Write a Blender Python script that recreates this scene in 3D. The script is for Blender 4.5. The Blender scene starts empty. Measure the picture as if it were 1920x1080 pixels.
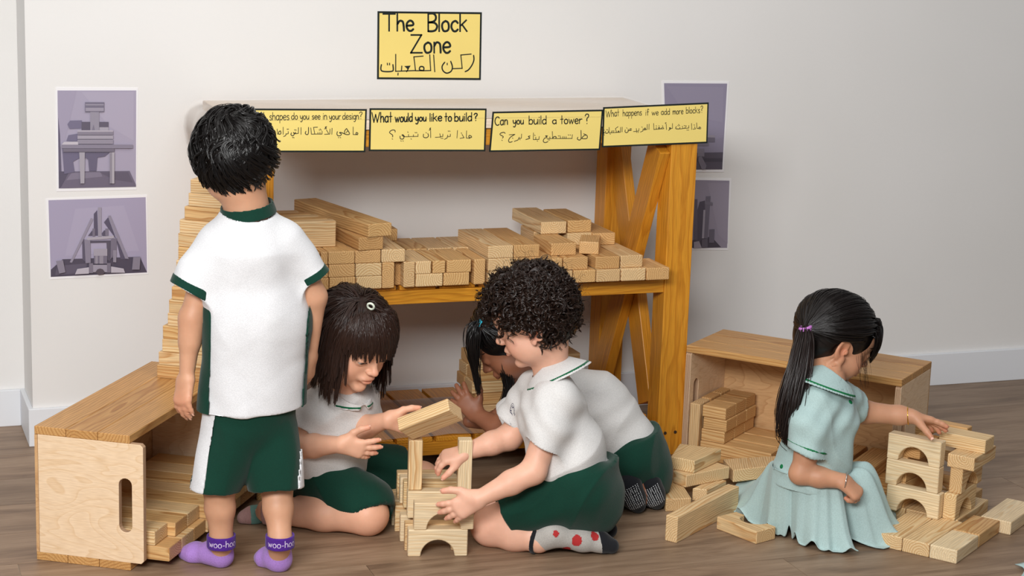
import bpy, bmesh, math, random
import numpy as np
from mathutils import Vector, Matrix
SC = bpy.context.scene
COL = SC.collection
# ---------------------------------------------------------------- camera
FPX = 3540.23
YAW, PITCH, ROLL = math.radians(-20.38), math.radians(11.93), math.radians(1.89)
CAM = Vector((0, 0, 1.45))
FWD = Vector((-math.sin(YAW)*math.cos(PITCH), math.cos(YAW)*math.cos(PITCH), -math.sin(PITCH)))
_r = Vector((math.cos(YAW), math.sin(YAW), 0)); _u = _r.cross(FWD)
RGT = _r*math.cos(ROLL)+_u*math.sin(ROLL); UPV = -_r*math.sin(ROLL)+_u*math.cos(ROLL)
cd = bpy.data.cameras.new('camera'); co = bpy.data.objects.new('camera', cd); COL.objects.link(co)
cd.sensor_width = 36; cd.lens = FPX*36/1920; cd.clip_start = .05; cd.clip_end = 50
m = Matrix((RGT, UPV, -FWD)).transposed().to_4x4(); m.translation = CAM; co.matrix_world = m
SC.camera = co
# ---------------------------------------------------------------- world, lights, exposure
W = bpy.data.worlds.new('world'); SC.world = W; W.use_nodes = True
W.node_tree.nodes['Background'].inputs[0].default_value = (.93, .96, 1, 1)
W.node_tree.nodes['Background'].inputs[1].default_value = .19
def area(name, loc, target, sx, sy, power, col):
    l = bpy.data.lights.new(name, 'AREA'); l.shape = 'RECTANGLE'; l.size = sx; l.size_y = sy; l.energy = power; l.color = col
    o = bpy.data.objects.new(name, l); COL.objects.link(o); o.location = loc
    o.rotation_euler = (Vector(target)-Vector(loc)).to_track_quat('-Z', 'Y').to_euler(); return o
area('window_light', (-.7, .6, 2.3), (1.4, 4.5, .55), 1.9, .8, 138, (1, .995, .985))
area('ceiling_light', (1.1, 2.9, 2.9), (1.2, 3.6, 0), 2.2, 1.6, 26, (1, .985, .96))
SC.view_settings.view_transform = 'Standard'; SC.view_settings.look = 'None'
SC.view_settings.exposure = .24; SC.view_settings.gamma = 1; SC.view_settings.use_curve_mapping = False
# ---------------------------------------------------------------- pixel rays -> points in the room
def ray(px, py): return RGT*((px-960)/FPX) - UPV*((py-540)/FPX) + FWD
def Zp(px, py, z): d = ray(px, py); return CAM + d*((z-CAM.z)/d.z)
def Yp(px, py, y): d = ray(px, py); return CAM + d*((y-CAM.y)/d.y)
def Dp(px, py, d): return CAM + ray(px, py)*d            # d = distance along the lens axis
def proj(p): q = Vector(p)-CAM; k = q.dot(FWD); return 960+FPX*q.dot(RGT)/k, 540-FPX*q.dot(UPV)/k
def depth(p): return (Vector(p)-CAM).dot(FWD)
# ---------------------------------------------------------------- object helpers
def s2l(c): return tuple(((v/255+.055)/1.055)**2.4 if v > 10 else v/255/12.92 for v in c)
def link(o, parent=None):
    COL.objects.link(o)
    if parent is not None: o.parent = parent
    return o
def tag(o, label=None, cat=None, group=None, kind=None):
    if label: o['label'] = label
    if cat: o['category'] = cat
    if group: o['group'] = group
    if kind: o['kind'] = kind
    return o
def thing(name, label, cat, loc, group=None, kind=None):
    o = bpy.data.objects.new(name, None); o.empty_display_size = .05; COL.objects.link(o); o.location = loc
    return tag(o, label, cat, group, kind)
def wl(o):     # world location of an (unrotated) parent chain
    v = Vector((0, 0, 0))
    while o is not None: v = v+o.location; o = o.parent
    return v
def mesh_obj(name, verts, faces, mat, parent=None, smooth=False, loc=None):
    off = wl(parent) if parent is not None else Vector((0, 0, 0))
    loc = Vector(loc) if loc is not None else off
    me = bpy.data.meshes.new(name)
    v = np.asarray(verts, dtype=np.float64)-np.array(loc)
    me.from_pydata(v.tolist(), [], faces if isinstance(faces, list) else faces.tolist())
    if mat:
        for mm in (mat if isinstance(mat, list) else [mat]): me.materials.append(mm)
    if smooth: me.polygons.foreach_set('use_smooth', [True]*len(me.polygons))
    me.update()
    o = bpy.data.objects.new(name, me); link(o, parent); o.location = loc-off
    return o
_bx = {}
def box_mesh(dx, dy, dz, bev, key=''):
    k = (round(dx, 4), round(dy, 4), round(dz, 4), bev, key)
    if k not in _bx:
        b = bmesh.new(); bmesh.ops.create_cube(b, size=1)
        for v in b.verts: v.co = Vector((v.co.x*dx, v.co.y*dy, v.co.z*dz))
        if bev: bmesh.ops.bevel(b, geom=b.edges[:], offset=bev, segments=1 if bev < .0015 else 2, affect='EDGES', profile=.5)
        me = bpy.data.meshes.new('box'); b.to_mesh(me); b.free(); _bx[k] = me
    return _bx[k]
def wbox(name, c, X, Y, dims, mat, parent=None, bev=.0012):
    """box: centre c, local X (long, grain) and Y axes in world space, dims along X, Y, Z"""
    X = Vector(X).normalized(); Y = (Vector(Y)-X*Vector(Y).dot(X)).normalized(); Zv = X.cross(Y)
    me = box_mesh(*dims, bev, mat.name)
    if not me.materials: me.materials.append(mat)
    o = bpy.data.objects.new(name, me); link(o, parent)
    M = Matrix((X, Y, Zv)).transposed().to_4x4(); M.translation = Vector(c)-(wl(parent) if parent is not None else Vector())
    o.matrix_basis = M; return o
def abox(name, lo, hi, mat, parent=None, bev=.0012, long=None):
    lo, hi = Vector(lo), Vector(hi); c = (lo+hi)/2; d = hi-lo
    a = max(range(3), key=lambda i: d[i]) if long is None else long
    ax = [Vector((1, 0, 0)), Vector((0, 1, 0)), Vector((0, 0, 1))]
    x = ax[a]; y = ax[(a+1) % 3]
    return wbox(name, c, x, y, (d[a], d[(a+1) % 3], d[(a+2) % 3]), mat, parent, bev)
def prism(name, poly, dvec, mat, parent=None, X=None, bev=0, holes=None):
    """extrude a planar polygon (world points) along dvec; object axes: X = grain"""
    poly = [Vector(p) for p in poly]; dv = Vector(dvec)
    X = Vector(X).normalized() if X is not None else (poly[1]-poly[0]).normalized()
    Zv = dv.normalized(); X = (X-Zv*X.dot(Zv)).normalized(); Y = Zv.cross(X)
    c = sum(poly, Vector())/len(poly)+dv/2
    M = Matrix((X, Y, Zv)).transposed().to_4x4(); M.translation = c; Mi = M.inverted()
    b = bmesh.new()
    loops = [poly]+[[Vector(q) for q in h] for h in (holes or [])]
    edges = []
    for lp in loops:
        vs = [b.verts.new(Mi @ p) for p in lp]
        edges += [b.edges.new((vs[i], vs[(i+1) % len(vs)])) for i in range(len(vs))]
    if len(loops) > 1: bmesh.ops.triangle_fill(b, edges=edges, use_beauty=True)
    else: b.faces.new(b.verts[:])
    f = b.faces[:]
    r = bmesh.ops.extrude_face_region(b, geom=f)
    lv = Mi.to_3x3() @ dv
    for v in [g for g in r['geom'] if isinstance(g, bmesh.types.BMVert)]: v.co += lv
    bmesh.ops.recalc_face_normals(b, faces=b.faces[:])
    if bev:
        ed = [e for e in b.edges if len(e.link_faces) == 2 and e.calc_face_angle(0) > .6]
        bmesh.ops.bevel(b, geom=ed, offset=bev, segments=1, affect='EDGES')
    me = bpy.data.meshes.new(name); b.to_mesh(me); b.free(); me.materials.append(mat)
    o = bpy.data.objects.new(name, me); link(o, parent)
    if parent is not None: M.translation = M.translation-wl(parent)
    o.matrix_basis = M; return o
# ---------------------------------------------------------------- materials
def mat_new(name, rough=.6, spec=.5):
    mt = bpy.data.materials.new(name); mt.use_nodes = True; nt = mt.node_tree; b = nt.nodes['Principled BSDF']
    b.inputs['Roughness'].default_value = rough
    b.inputs['Specular IOR Level'].default_value = spec
    return mt, nt, b
def N(nt, t, **kw):
    n = nt.nodes.new(t)
    for k, v in kw.items():
        if k in n.inputs.keys(): n.inputs[k].default_value = v
        else: setattr(n, k, v)
    return n
def ramp(nt, src, stops):
    r = nt.nodes.new('ShaderNodeValToRGB'); e = r.color_ramp.elements
    while len(e) < len(stops): e.new(.5)
    for i, (p, c) in enumerate(stops): e[i].position = p; e[i].color = (*c[:3], 1)
    nt.links.new(src, r.inputs[0]); return r
def mixc(nt, fac, a, b, mode='MIX'):
    x = nt.nodes.new('ShaderNodeMix'); x.data_type = 'RGBA'; x.blend_type = mode
    for s, v in ((x.inputs[0], fac), (x.inputs[6], a), (x.inputs[7], b)):
        if hasattr(v, 'is_output'): nt.links.new(v, s)
        elif isinstance(v, (int, float)): s.default_value = v
        else: s.default_value = (*v[:3], 1)
    return x.outputs[2]
def plain(name, rgb, rough=.6, spec=.4, bump=0, bscale=300, vary=0, sheen=0):
    mt, nt, b = mat_new(name, rough, spec); c = s2l(rgb)
    b.inputs['Base Color'].default_value = (*c, 1)
    if sheen: b.inputs['Sheen Weight'].default_value = sheen
    if bump or vary:
        tc = N(nt, 'ShaderNodeTexCoord'); nz = N(nt, 'ShaderNodeTexNoise', Scale=bscale); nt.links.new(tc.outputs['Object'], nz.inputs['Vector'])
    if bump:
        bp = N(nt, 'ShaderNodeBump', Strength=bump, Distance=.002); nt.links.new(nz.outputs[0], bp.inputs['Height']); nt.links.new(bp.outputs[0], b.inputs['Normal'])
    if vary:
        n2 = N(nt, 'ShaderNodeTexNoise', Scale=6); nt.links.new(tc.outputs['Object'], n2.inputs['Vector'])
        r = ramp(nt, n2.outputs[0], [(.3, [v*(1-vary) for v in c]), (.7, [min(1, v*(1+vary)) for v in c])]); nt.links.new(r.outputs[0], b.inputs['Base Color'])
    return mt
def wood(name, light, dark, ring=.0048, contrast=.75, rough=.5, spec=.4, tintvar=.5, axis_off=.03, fine=.25, knots=0):
    """solid pine: growth rings round an axis parallel to local X, different in every object"""
    mt, nt, b = mat_new(name, rough, spec); L = nt.links
    tc = N(nt, 'ShaderNodeTexCoord'); oi = N(nt, 'ShaderNodeObjectInfo')
    wn = N(nt, 'ShaderNodeTexWhiteNoise', noise_dimensions='1D'); L.new(oi.outputs['Random'], wn.inputs['W'])
    sub = N(nt, 'ShaderNodeVectorMath', operation='SUBTRACT'); L.new(wn.outputs['Color'], sub.inputs[0]); sub.inputs[1].default_value = (.5, .5, .5)
    mul = N(nt, 'ShaderNodeVectorMath', operation='MULTIPLY'); L.new(sub.outputs[0], mul.inputs[0]); mul.inputs[1].default_value = (3, axis_off*2.6, axis_off*2.6)
    add = N(nt, 'ShaderNodeVectorMath', operation='ADD'); L.new(tc.outputs['Object'], add.inputs[0]); L.new(mul.outputs[0], add.inputs[1])
    st = N(nt, 'ShaderNodeVectorMath', operation='MULTIPLY'); L.new(add.outputs[0], st.inputs[0]); st.inputs[1].default_value = (3.2, 14, 14)
    nz = N(nt, 'ShaderNodeTexNoise', Scale=1.0, Detail=2); L.new(st.outputs[0], nz.inputs['Vector'])
    ns = N(nt, 'ShaderNodeVectorMath', operation='SUBTRACT'); L.new(nz.outputs['Color'], ns.inputs[0]); ns.inputs[1].default_value = (.5, .5, .5)
    nm = N(nt, 'ShaderNodeVectorMath', operation='SCALE'); L.new(ns.outputs[0], nm.inputs[0]); nm.inputs['Scale'].default_value = .03
    ad2 = N(nt, 'ShaderNodeVectorMath', operation='ADD'); L.new(add.outputs[0], ad2.inputs[0]); L.new(nm.outputs[0], ad2.inputs[1])
    wv = N(nt, 'ShaderNodeTexWave', wave_type='RINGS', rings_direction='X', wave_profile='SAW', Scale=2*math.pi/(20*ring), Distortion=.6, Detail=1.5)
    wv.inputs['Detail Scale'].default_value = .6; L.new(ad2.outputs[0], wv.inputs['Vector'])
    lo, dk = s2l(light), s2l(dark)
    mid = [a*(1-contrast*.25)+c*contrast*.25 for a, c in zip(lo, dk)]; dk2 = [a*(1-contrast)+c*contrast for a, c in zip(lo, dk)]
    r = ramp(nt, wv.outputs[0], [(0, lo), (.45, mid), (.86, dk2), (1, lo)])
    f = N(nt, 'ShaderNodeVectorMath', operation='MULTIPLY'); L.new(add.outputs[0], f.inputs[0]); f.inputs[1].default_value = (18, 500, 500)
    fn = N(nt, 'ShaderNodeTexNoise', Scale=1.0, Detail=1); L.new(f.outputs[0], fn.inputs['Vector'])
    fr = ramp(nt, fn.outputs[0], [(.3, (1-fine,)*3), (.7, (1, 1, 1))])
    c = mixc(nt, 1.0, r.outputs[0], fr.outputs[0], 'MULTIPLY')
    hv = ramp(nt, wn.outputs['Value'], [(0, (1-.26*tintvar, 1-.34*tintvar, 1-.46*tintvar)), (.5, (1, 1, 1)), (1, (min(1.0, 1+.1*tintvar), 1+.05*tintvar, 1.0))])
    c = mixc(nt, 1.0, c, hv.outputs[0], 'MULTIPLY')
    kn = N(nt, 'ShaderNodeVectorMath', operation='MULTIPLY'); L.new(add.outputs[0], kn.inputs[0]); kn.inputs[1].default_value = (5, 12, 12)
    vo = N(nt, 'ShaderNodeTexVoronoi', Scale=1.0); L.new(kn.outputs[0], vo.inputs['Vector'])
    kr = ramp(nt, vo.outputs['Distance'], [(.05, [v*.45 for v in dk]), (.13, (1, 1, 1))]) if knots else None
    if kr: c = mixc(nt, knots, c, kr.outputs[0], 'MULTIPLY')
    L.new(c, b.inputs['Base Color'])
    bp = N(nt, 'ShaderNodeBump', Strength=.12, Distance=.001); L.new(fn.outputs[0], bp.inputs['Height']); L.new(bp.outputs[0], b.inputs['Normal'])
    return mt
def plywood(name, light, dark):
    mt, nt, b = mat_new(name, .55, .35); L = nt.links
    tc = N(nt, 'ShaderNodeTexCoord')
    s = N(nt, 'ShaderNodeVectorMath', operation='MULTIPLY'); L.new(tc.outputs['Object'], s.inputs[0]); s.inputs[1].default_value = (4, 9, 9)
    n1 = N(nt, 'ShaderNodeTexNoise', Scale=1.0, Detail=1.5, Distortion=.8); L.new(s.outputs[0], n1.inputs['Vector'])
    w = N(nt, 'ShaderNodeMath', operation='MULTIPLY'); L.new(n1.outputs[0], w.inputs[0]); w.inputs[1].default_value = 14
    fr = N(nt, 'ShaderNodeMath', operation='FRACT'); L.new(w.outputs[0], fr.inputs[0])
    a, d = s2l(light), s2l(dark)
    r = ramp(nt, fr.outputs[0], [(0, a), (.75, [x*.8+y*.2 for x, y in zip(a, d)]), (.93, [x*.45+y*.55 for x, y in zip(a, d)]), (1, a)])
    f = N(nt, 'ShaderNodeVectorMath', operation='MULTIPLY'); L.new(tc.outputs['Object'], f.inputs[0]); f.inputs[1].default_value = (40, 400, 400)
    fn = N(nt, 'ShaderNodeTexNoise', Scale=1.0, Detail=1); L.new(f.outputs[0], fn.inputs['Vector'])
    rr = ramp(nt, fn.outputs[0], [(.35, (.9, .88, .86)), (.65, (1, 1, 1))])
    L.new(mixc(nt, 1.0, r.outputs[0], rr.outputs[0], 'MULTIPLY'), b.inputs['Base Color'])
    return mt
M_BLK = wood('pale_pine', (242, 212, 164), (200, 142, 78), tintvar=.5, contrast=.8, ring=.0052)
M_BLK2 = wood('warm_pine', (232, 190, 132), (184, 122, 60), tintvar=.55, contrast=.8, ring=.0052)
M_PALE = wood('bleached_pine', (244, 222, 184), (220, 178, 122), ring=.0055, contrast=.55, tintvar=.25)
M_SHELF = wood('orange_stained_pine', (228, 156, 46), (184, 108, 20), ring=.006, contrast=.55, rough=.38, spec=.5, tintvar=.3)
M_CRATE = wood('larch_plank', (218, 168, 106), (172, 114, 58), ring=.007, contrast=.75, rough=.45, tintvar=.35, axis_off=.05)
M_PLY = plywood('birch_plywood', (240, 212, 178), (222, 184, 138))
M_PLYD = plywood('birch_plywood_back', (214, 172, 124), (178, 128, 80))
M_TOP = wood('pale_shelf_top', (244, 224, 202), (220, 182, 146), ring=.012, contrast=.4, tintvar=.1)
def plyedge():
    mt, nt, b = mat_new('plywood_edge', .6, .3)
    tc = N(nt, 'ShaderNodeTexCoord'); sp = N(nt, 'ShaderNodeSeparateXYZ'); nt.links.new(tc.outputs['Object'], sp.inputs[0])
    m1 = N(nt, 'ShaderNodeMath', operation='MULTIPLY'); nt.links.new(sp.outputs['Z'], m1.inputs[0]); m1.inputs[1].default_value = 330
    f = N(nt, 'ShaderNodeMath', operation='FRACT'); nt.links.new(m1.outputs[0], f.inputs[0])
    r = ramp(nt, f.outputs[0], [(.0, s2l((222, 190, 158))), (.45, s2l((206, 172, 138))), (.55, s2l((140, 104, 78))), (.95, s2l((150, 114, 86)))])
    nt.links.new(r.outputs[0], b.inputs['Base Color']); return mt
M_PLYE = plyedge()
# ---------------------------------------------------------------- the room
WALL_Y = 4.827
def wall_mat():
    mt, nt, b = mat_new('matt_wall_paint', .75, .25); L = nt.links
    tc = N(nt, 'ShaderNodeTexCoord')
    n1 = N(nt, 'ShaderNodeTexNoise', Scale=1.4, Detail=3); L.new(tc.outputs['Object'], n1.inputs['Vector'])
    r = ramp(nt, n1.outputs[0], [(.3, s2l((225, 223, 220))), (.7, s2l((231, 229, 227)))])
    n3 = N(nt, 'ShaderNodeTexNoise', Scale=7, Detail=6, Roughness=.7); L.new(tc.outputs['Object'], n3.inputs['Vector'])
    r3 = ramp(nt, n3.outputs[0], [(.74, (1, 1, 1)), (.82, (.94, .91, .86))])
    L.new(mixc(nt, 1.0, r.outputs[0], r3.outputs[0], 'MULTIPLY'), b.inputs['Base Color'])
    n2 = N(nt, 'ShaderNodeTexNoise', Scale=420, Detail=2); L.new(tc.outputs['Object'], n2.inputs['Vector'])
    bp = N(nt, 'ShaderNodeBump', Strength=.18, Distance=.001); L.new(n2.outputs[0], bp.inputs['Height']); L.new(bp.outputs[0], b.inputs['Normal'])
    return mt
M_WALL = wall_mat()
M_SKIRT = plain('white_skirting_paint', (226, 228, 232), .5, .4)
def floor_mat():
    mt, nt, b = mat_new('vinyl_oak_plank', .48, .4); L = nt.links
    tc = N(nt, 'ShaderNodeTexCoord'); oi = N(nt, 'ShaderNodeObjectInfo')
    wn = N(nt, 'ShaderNodeTexWhiteNoise', noise_dimensions='1D'); L.new(oi.outputs['Random'], wn.inputs['W'])
    o = N(nt, 'ShaderNodeVectorMath', operation='SCALE'); L.new(wn.outputs['Color'], o.inputs[0]); o.inputs['Scale'].default_value = 9
    a = N(nt, 'ShaderNodeVectorMath', operation='ADD'); L.new(tc.outputs['Object'], a.inputs[0]); L.new(o.outputs[0], a.inputs[1])
    s1 = N(nt, 'ShaderNodeVectorMath', operation='MULTIPLY'); L.new(a.outputs[0], s1.inputs[0]); s1.inputs[1].default_value = (2.2, 16, 16)
    n1 = N(nt, 'ShaderNodeTexNoise', Scale=1.0, Detail=5, Roughness=.62, Distortion=.9); L.new(s1.outputs[0], n1.inputs['Vector'])
    s2 = N(nt, 'ShaderNodeVectorMath', operation='MULTIPLY'); L.new(a.outputs[0], s2.inputs[0]); s2.inputs[1].default_value = (14, 330, 330)
    n2 = N(nt, 'ShaderNodeTexNoise', Scale=1.0, Detail=2); L.new(s2.outputs[0], n2.inputs['Vector'])
    r1 = ramp(nt, n1.outputs[0], [(.25, s2l((108, 86, 68))), (.45, s2l((140, 116, 94))), (.6, s2l((158, 134, 111))), (.78, s2l((132, 108, 88)))])
    r2 = ramp(nt, n2.outputs[0], [(.3, (.8, .78, .76)), (.65, (1, 1, 1))])
    c = mixc(nt, 1.0, r1.outputs[0], r2.outputs[0], 'MULTIPLY')
    hv = ramp(nt, wn.outputs['Value'], [(0, (.84, .83, .82)), (1, (1.08, 1.05, 1.02))])
    L.new(mixc(nt, 1.0, c, hv.outputs[0], 'MULTIPLY'), b.inputs['Base Color'])
    bp = N(nt, 'ShaderNodeBump', Strength=.1, Distance=.001); L.new(n2.outputs[0], bp.inputs['Height']); L.new(bp.outputs[0], b.inputs['Normal'])
    return mt
M_FLOOR = floor_mat()
M_JOINT = plain('pale_floor_joint', (176, 158, 140), .6)
fl = abox('floor', (-.6, 1.6, -.03), (4.6, 5.1, -.0015), M_JOINT, bev=0); tag(fl, kind='structure')
rng = random.Random(4)
y = 1.55; row = 0
edge0 = 3.555
ys = [edge0+.2*i for i in range(-10, 8)]
starts = {3.355: -.2, 3.555: 1.075, 3.755: .359, 3.155: .3}
for yy in ys:
    ph = {3.355: 1.99, 3.555: 1.077, 3.755: .3595}.get(round(yy, 3), rng.uniform(0, 1.25))
    x = ph-1.24*3
    while x < 4.6:
        x0, x1 = max(x, -.6), min(x+1.24, 4.6)
        if x1-x0 > .02 and yy+.2 > 1.6 and yy < 5.08:
            abox('floor_plank', (x0+.0006, max(yy, 1.6)+.0006, -.006), (x1-.0006, min(yy+.2, 5.09)-.0006, 0), M_FLOOR, fl, bev=0, long=0)
        x += 1.24
wb = abox('wall_back', (.486, WALL_Y, -.02), (4.6, WALL_Y+.25, 2.6), M_WALL, bev=0); tag(wb, kind='structure')
rc = abox('wall_left', (-.6, 5.03, -.02), (.486, 5.25, 2.6), M_WALL, bev=0); tag(rc, kind='structure')
def skirt(name, poly):
    o = prism(name, [(*p, 0) for p in poly], (0, 0, .1), M_SKIRT, bev=.0015); tag(o, kind='structure')
skirt('baseboard_back', [(.474, WALL_Y-.013), (2.62, WALL_Y-.013), (2.62, WALL_Y), (.486, WALL_Y), (.486, 5.03), (.474, 5.03)])
skirt('baseboard_back', [(2.622, WALL_Y-.013), (4.6, WALL_Y-.013), (4.6, WALL_Y), (2.622, WALL_Y)])
skirt('baseboard_left', [(-.6, 5.017), (.474, 5.017), (.474, 5.03), (-.6, 5.03)])
# ---------------------------------------------------------------- shelf unit
sh = thing('shelf_unit', 'large orange-stained wooden shelf unit with crossed side braces against the wall', 'shelf', (1.5, 4.5, 0))
XL, XR, YF, YB = .931, 2.035, 4.345, 4.785
for x in (XL, XR):
    for (y0, y1) in ((YF, YF+.07), (YB-.07, YB)):
        dx = -.02 if (x == XR and y0 > 4.5) else 0
        abox('post', (x+dx, y0, 0), (x+dx+.073, y1, .872), M_SHELF, sh, .002)
def brace(xc, ya, za, yb, zb, w=.078, t=.028):
    a, b = Vector((xc, ya, za)), Vector((xc, yb, zb)); wbox('brace', (a+b)/2, b-a, (1, 0, 0), ((b-a).length, t, w), M_SHELF, sh, .002)
brace(XR-.0145, 4.385, .82, 4.70, .12); brace(XR+.0145, 4.725, .80, 4.44, .12)
RZ = .4745
for (zt, nm) in ((RZ, 'shelf_rail'), (.081, 'shelf_rail'), (.872, 'shelf_rail')):
    h = .034 if zt < .6 else .04
    abox(nm, (XL+.073, YF+.004, zt-h), (XR, YF+.034, zt), M_SHELF, sh, .0015)
    abox(nm, (XL+.073, YB-.05, zt-(.075 if zt > .6 else h)), (XR-.03, YB-.02, zt), M_SHELF, sh, .0015)
for zt in (RZ, .081):
    x = XL-.02; k = 0
    while x < XR+.05:
        x1 = min(x+.093, XR+.07)
        ya, yb = YF+.006+rng.uniform(-.002, .004), YB-.01
        if zt < .3: ya, yb = YF+.004, YB+.02
        if x < XL+.074 or x1 > XR-.021: ya, yb = YF+.072, YB-.072
        if x1 > XR+.0 and x < XR: x1 = XR-.001; ya, yb = YF+.005, YB-.072
        if x >= XR-.03: break
        abox('slat', (x, ya, zt+.0005), (x1, yb, zt+.0125), M_SHELF, sh, .001)
        x += .103
TZ = .897
ty = [YF-.002, YF+.135, YF+.27, YB]
for i in range(3):
    abox('top_board', (XL-.012, ty[i]+.001, .874), (XR+.05, ty[i+1]-.001, TZ), M_TOP, sh, .002)
# clear plastic sheet over the shelf top, folded down over the left end
def clear_mat(name, alpha, tint=(250, 246, 240), rough=.12):
    mt = bpy.data.materials.new(name); mt.use_nodes = True; nt = mt.node_tree; nt.nodes.clear(); L = nt.links
    out = N(nt, 'ShaderNodeOutputMaterial'); tr = N(nt, 'ShaderNodeBsdfTransparent'); gl = N(nt, 'ShaderNodeBsdfPrincipled')
    gl.inputs['Base Color'].default_value = (*s2l(tint), 1); gl.inputs['Roughness'].default_value = rough
    mx = N(nt, 'ShaderNodeMixShader'); fz = N(nt, 'ShaderNodeFresnel', IOR=1.15); ad = N(nt, 'ShaderNodeMath', operation='ADD', use_clamp=True); ad.inputs[1].default_value = alpha
    L.new(fz.outputs[0], ad.inputs[0]); L.new(ad.outputs[0], mx.inputs[0]); L.new(tr.outputs[0], mx.inputs[1]); L.new(gl.outputs[0], mx.inputs[2]); L.new(mx.outputs[0], out.inputs[0])
    return mt
M_FILM = clear_mat('frosted_plastic_sheet', .05)
M_FILM2 = clear_mat('clear_plastic_sheet', .12, rough=.08)
def grid_mesh(nu, nv, fn):
    V = [fn(i/(nu-1), j/(nv-1)) for j in range(nv) for i in range(nu)]
    F = [(j*nu+i, j*nu+i+1, (j+1)*nu+i+1, (j+1)*nu+i) for j in range(nv-1) for i in range(nu-1)]
    return V, F
def filmtop(u, v):
    s = u*1.28-.10                       # metres along x from the left edge of the board
    yy = YF-.004+v*(YB+.004-YF)
    if s < 0:
        a = -s/.10
        return (XL-.012-.045*math.sin(a*2.2)+.004*math.sin(v*17), yy+.01*math.sin(a*3+v*5), TZ+.004-.10*a*a*(1.0)-.01*a)
    return (XL-.012+s, yy, TZ+.003+.002*math.sin(s*9+v*4)*math.sin(v*7)+(-.03*max(0, s-1.17)/.01*.1))
V, F = grid_mesh(60, 14, filmtop)
tag(mesh_obj('plastic_sheet', V, F, M_FILM, smooth=True), 'clear plastic sheet wrapped over the pale top board of the shelf unit', 'sheet')
V, F = grid_mesh(60, 18, lambda u, v: (XL+.09+u*(XR-XL-.12), YF+.005+v*(YB-YF-.09)  , .0945+.0022*(1+math.sin(u*31+v*3)*math.sin(v*11-u*9))+.003*max(0, math.sin(v*2.5+u*60)*.5)*(1-v)))
tag(mesh_obj('plastic_sheet', V, F, M_FILM2, smooth=True), 'clear plastic sheet lying over the slats of the bottom shelf', 'sheet')
# ---------------------------------------------------------------- crates
def crate(label, O, ang, Ln, Dp_, H, over, tops):
    O = Vector(O); l = Vector((math.cos(ang), math.sin(ang), 0)); d = Vector((-l.y, l.x, 0)); z = Vector((0, 0, 1))
    c = thing('wooden_crate', label, 'crate', O+l*Ln/2+d*Dp_/2, 'plywood crates')
    P = lambda a, b, h: O+l*a+d*b+z*h
    t = .018; n = 3; w = (Dp_-over)/n
    for hz, nm in ((0, 'base_plank'), (H-t, 'top_plank')):
        for i in range(n):
            b0 = over+i*w
            wbox(nm, P(Ln/2, b0+w/2, hz+t/2), l, d, (Ln, w-.001, t), M_CRATE, c, .0012)
    pt = .015
    for a0 in (.0, Ln-pt):
        s0, s1, r = .026, .056, .015
        zs, ze = .085, .205
        outer = [(0, t), (Dp_-.008, t), (Dp_-.008, H-t), (0, H-t)]
        rr = .006
        outer = [(rr, t), (Dp_-.008, t), (Dp_-.008, H-t), (rr, H-t), (0, H-t-rr), (0, t+rr)]
        hole = []
        for k in range(9): q = math.pi*k/8; hole.append(((s0+s1)/2+r*math.cos(q), ze-r+r*math.sin(q)))
        for k in range(9): q = math.pi+math.pi*k/8; hole.append(((s0+s1)/2+r*math.cos(q), zs+r+r*math.sin(q)))
        o = prism('end_panel', [P(a0, b, h) for b, h in outer], l*pt, M_PLY, c, X=d, bev=.0008, holes=[[P(a0, b, h) for b, h in hole]])
        o.data.materials.append(M_PLYE)
        for p in o.data.polygons:
            if abs(p.normal.z) < .5: p.material_index = 1
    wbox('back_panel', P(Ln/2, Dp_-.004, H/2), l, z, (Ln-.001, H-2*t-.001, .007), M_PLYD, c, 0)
    return P
A1 = math.radians(56.37)
u1 = Vector((math.sin(A1), -math.cos(A1), 0)); l1 = Vector((math.cos(A1), math.sin(A1), 0))
O1 = Vector((.401, 3.972, 0))+u1*.25
_s = [(1247, 812), (1266, 810), (1266, 668)]
for px, py in _s[:2]:
    q = Yp(px, py, YF); prism('screw_head', [q+Vector((.0045*math.cos(k*.7854), 0, .0045*math.sin(k*.7854))) for k in range(8)], (0, -.0012, 0), plain('dark_screw', (58, 44, 34), .4) if px == 1247 else bpy.data.materials['dark_screw'], sh)
C1 = crate('open plywood crate lying on its side left of the standing child, planks inside', O1, A1, .598, .25, .30, .03, None)
A2 = math.radians(-50.2)
C2 = crate('open plywood crate lying on its side behind the child in the pale dress', (2.10, 4.332, 0), A2, .583, .235, .30, .0, None)
l2 = Vector((math.cos(A2), math.sin(A2), 0)); d2 = Vector((-l2.y, l2.x, 0))
# ---------------------------------------------------------------- wooden blocks
BL, BW, BT = .132, .064, .032
brn = random.Random(11)
def ordn(i): return ['first', 'second', 'third', 'fourth', 'fifth', 'sixth', 'seventh', 'eighth', 'ninth', 'tenth', 'eleventh', 'twelfth', 'thirteenth', 'fourteenth', 'fifteenth', 'sixteenth'][i]
def blk(c, X, Y, dims, label, group, mat=None, name='wooden_block'):
    o = wbox(name, c, X, Y, dims, mat or M_BLK, None, .0022)
    return tag(o, label, 'block', group)
def arch_poly(L, H, r, n=14):
    """outline in (along, up); semicircular opening at the bottom"""
    p = [(-L/2, 0), (-L/2, H), (L/2, H), (L/2, 0), (r, 0)]
    p += [(r*math.cos(math.pi*k/n), r*math.sin(math.pi*k/n)) for k in range(1, n)]
    return p+[(-r, 0)]
def arch(base, along, up, thick, label, group, mat=None, L=BL, H=.062, r=.038, t=.031):
    along, up, th = Vector(along).normalized(), Vector(up).normalized(), Vector(thick).normalized()
    o = prism('arch_block', [Vector(base)+along*a+up*h for a, h in arch_poly(L, H, r)], th*t, mat or M_PALE, None, X=along, bev=.0018)
    return tag(o, label, 'block', group)
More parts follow.
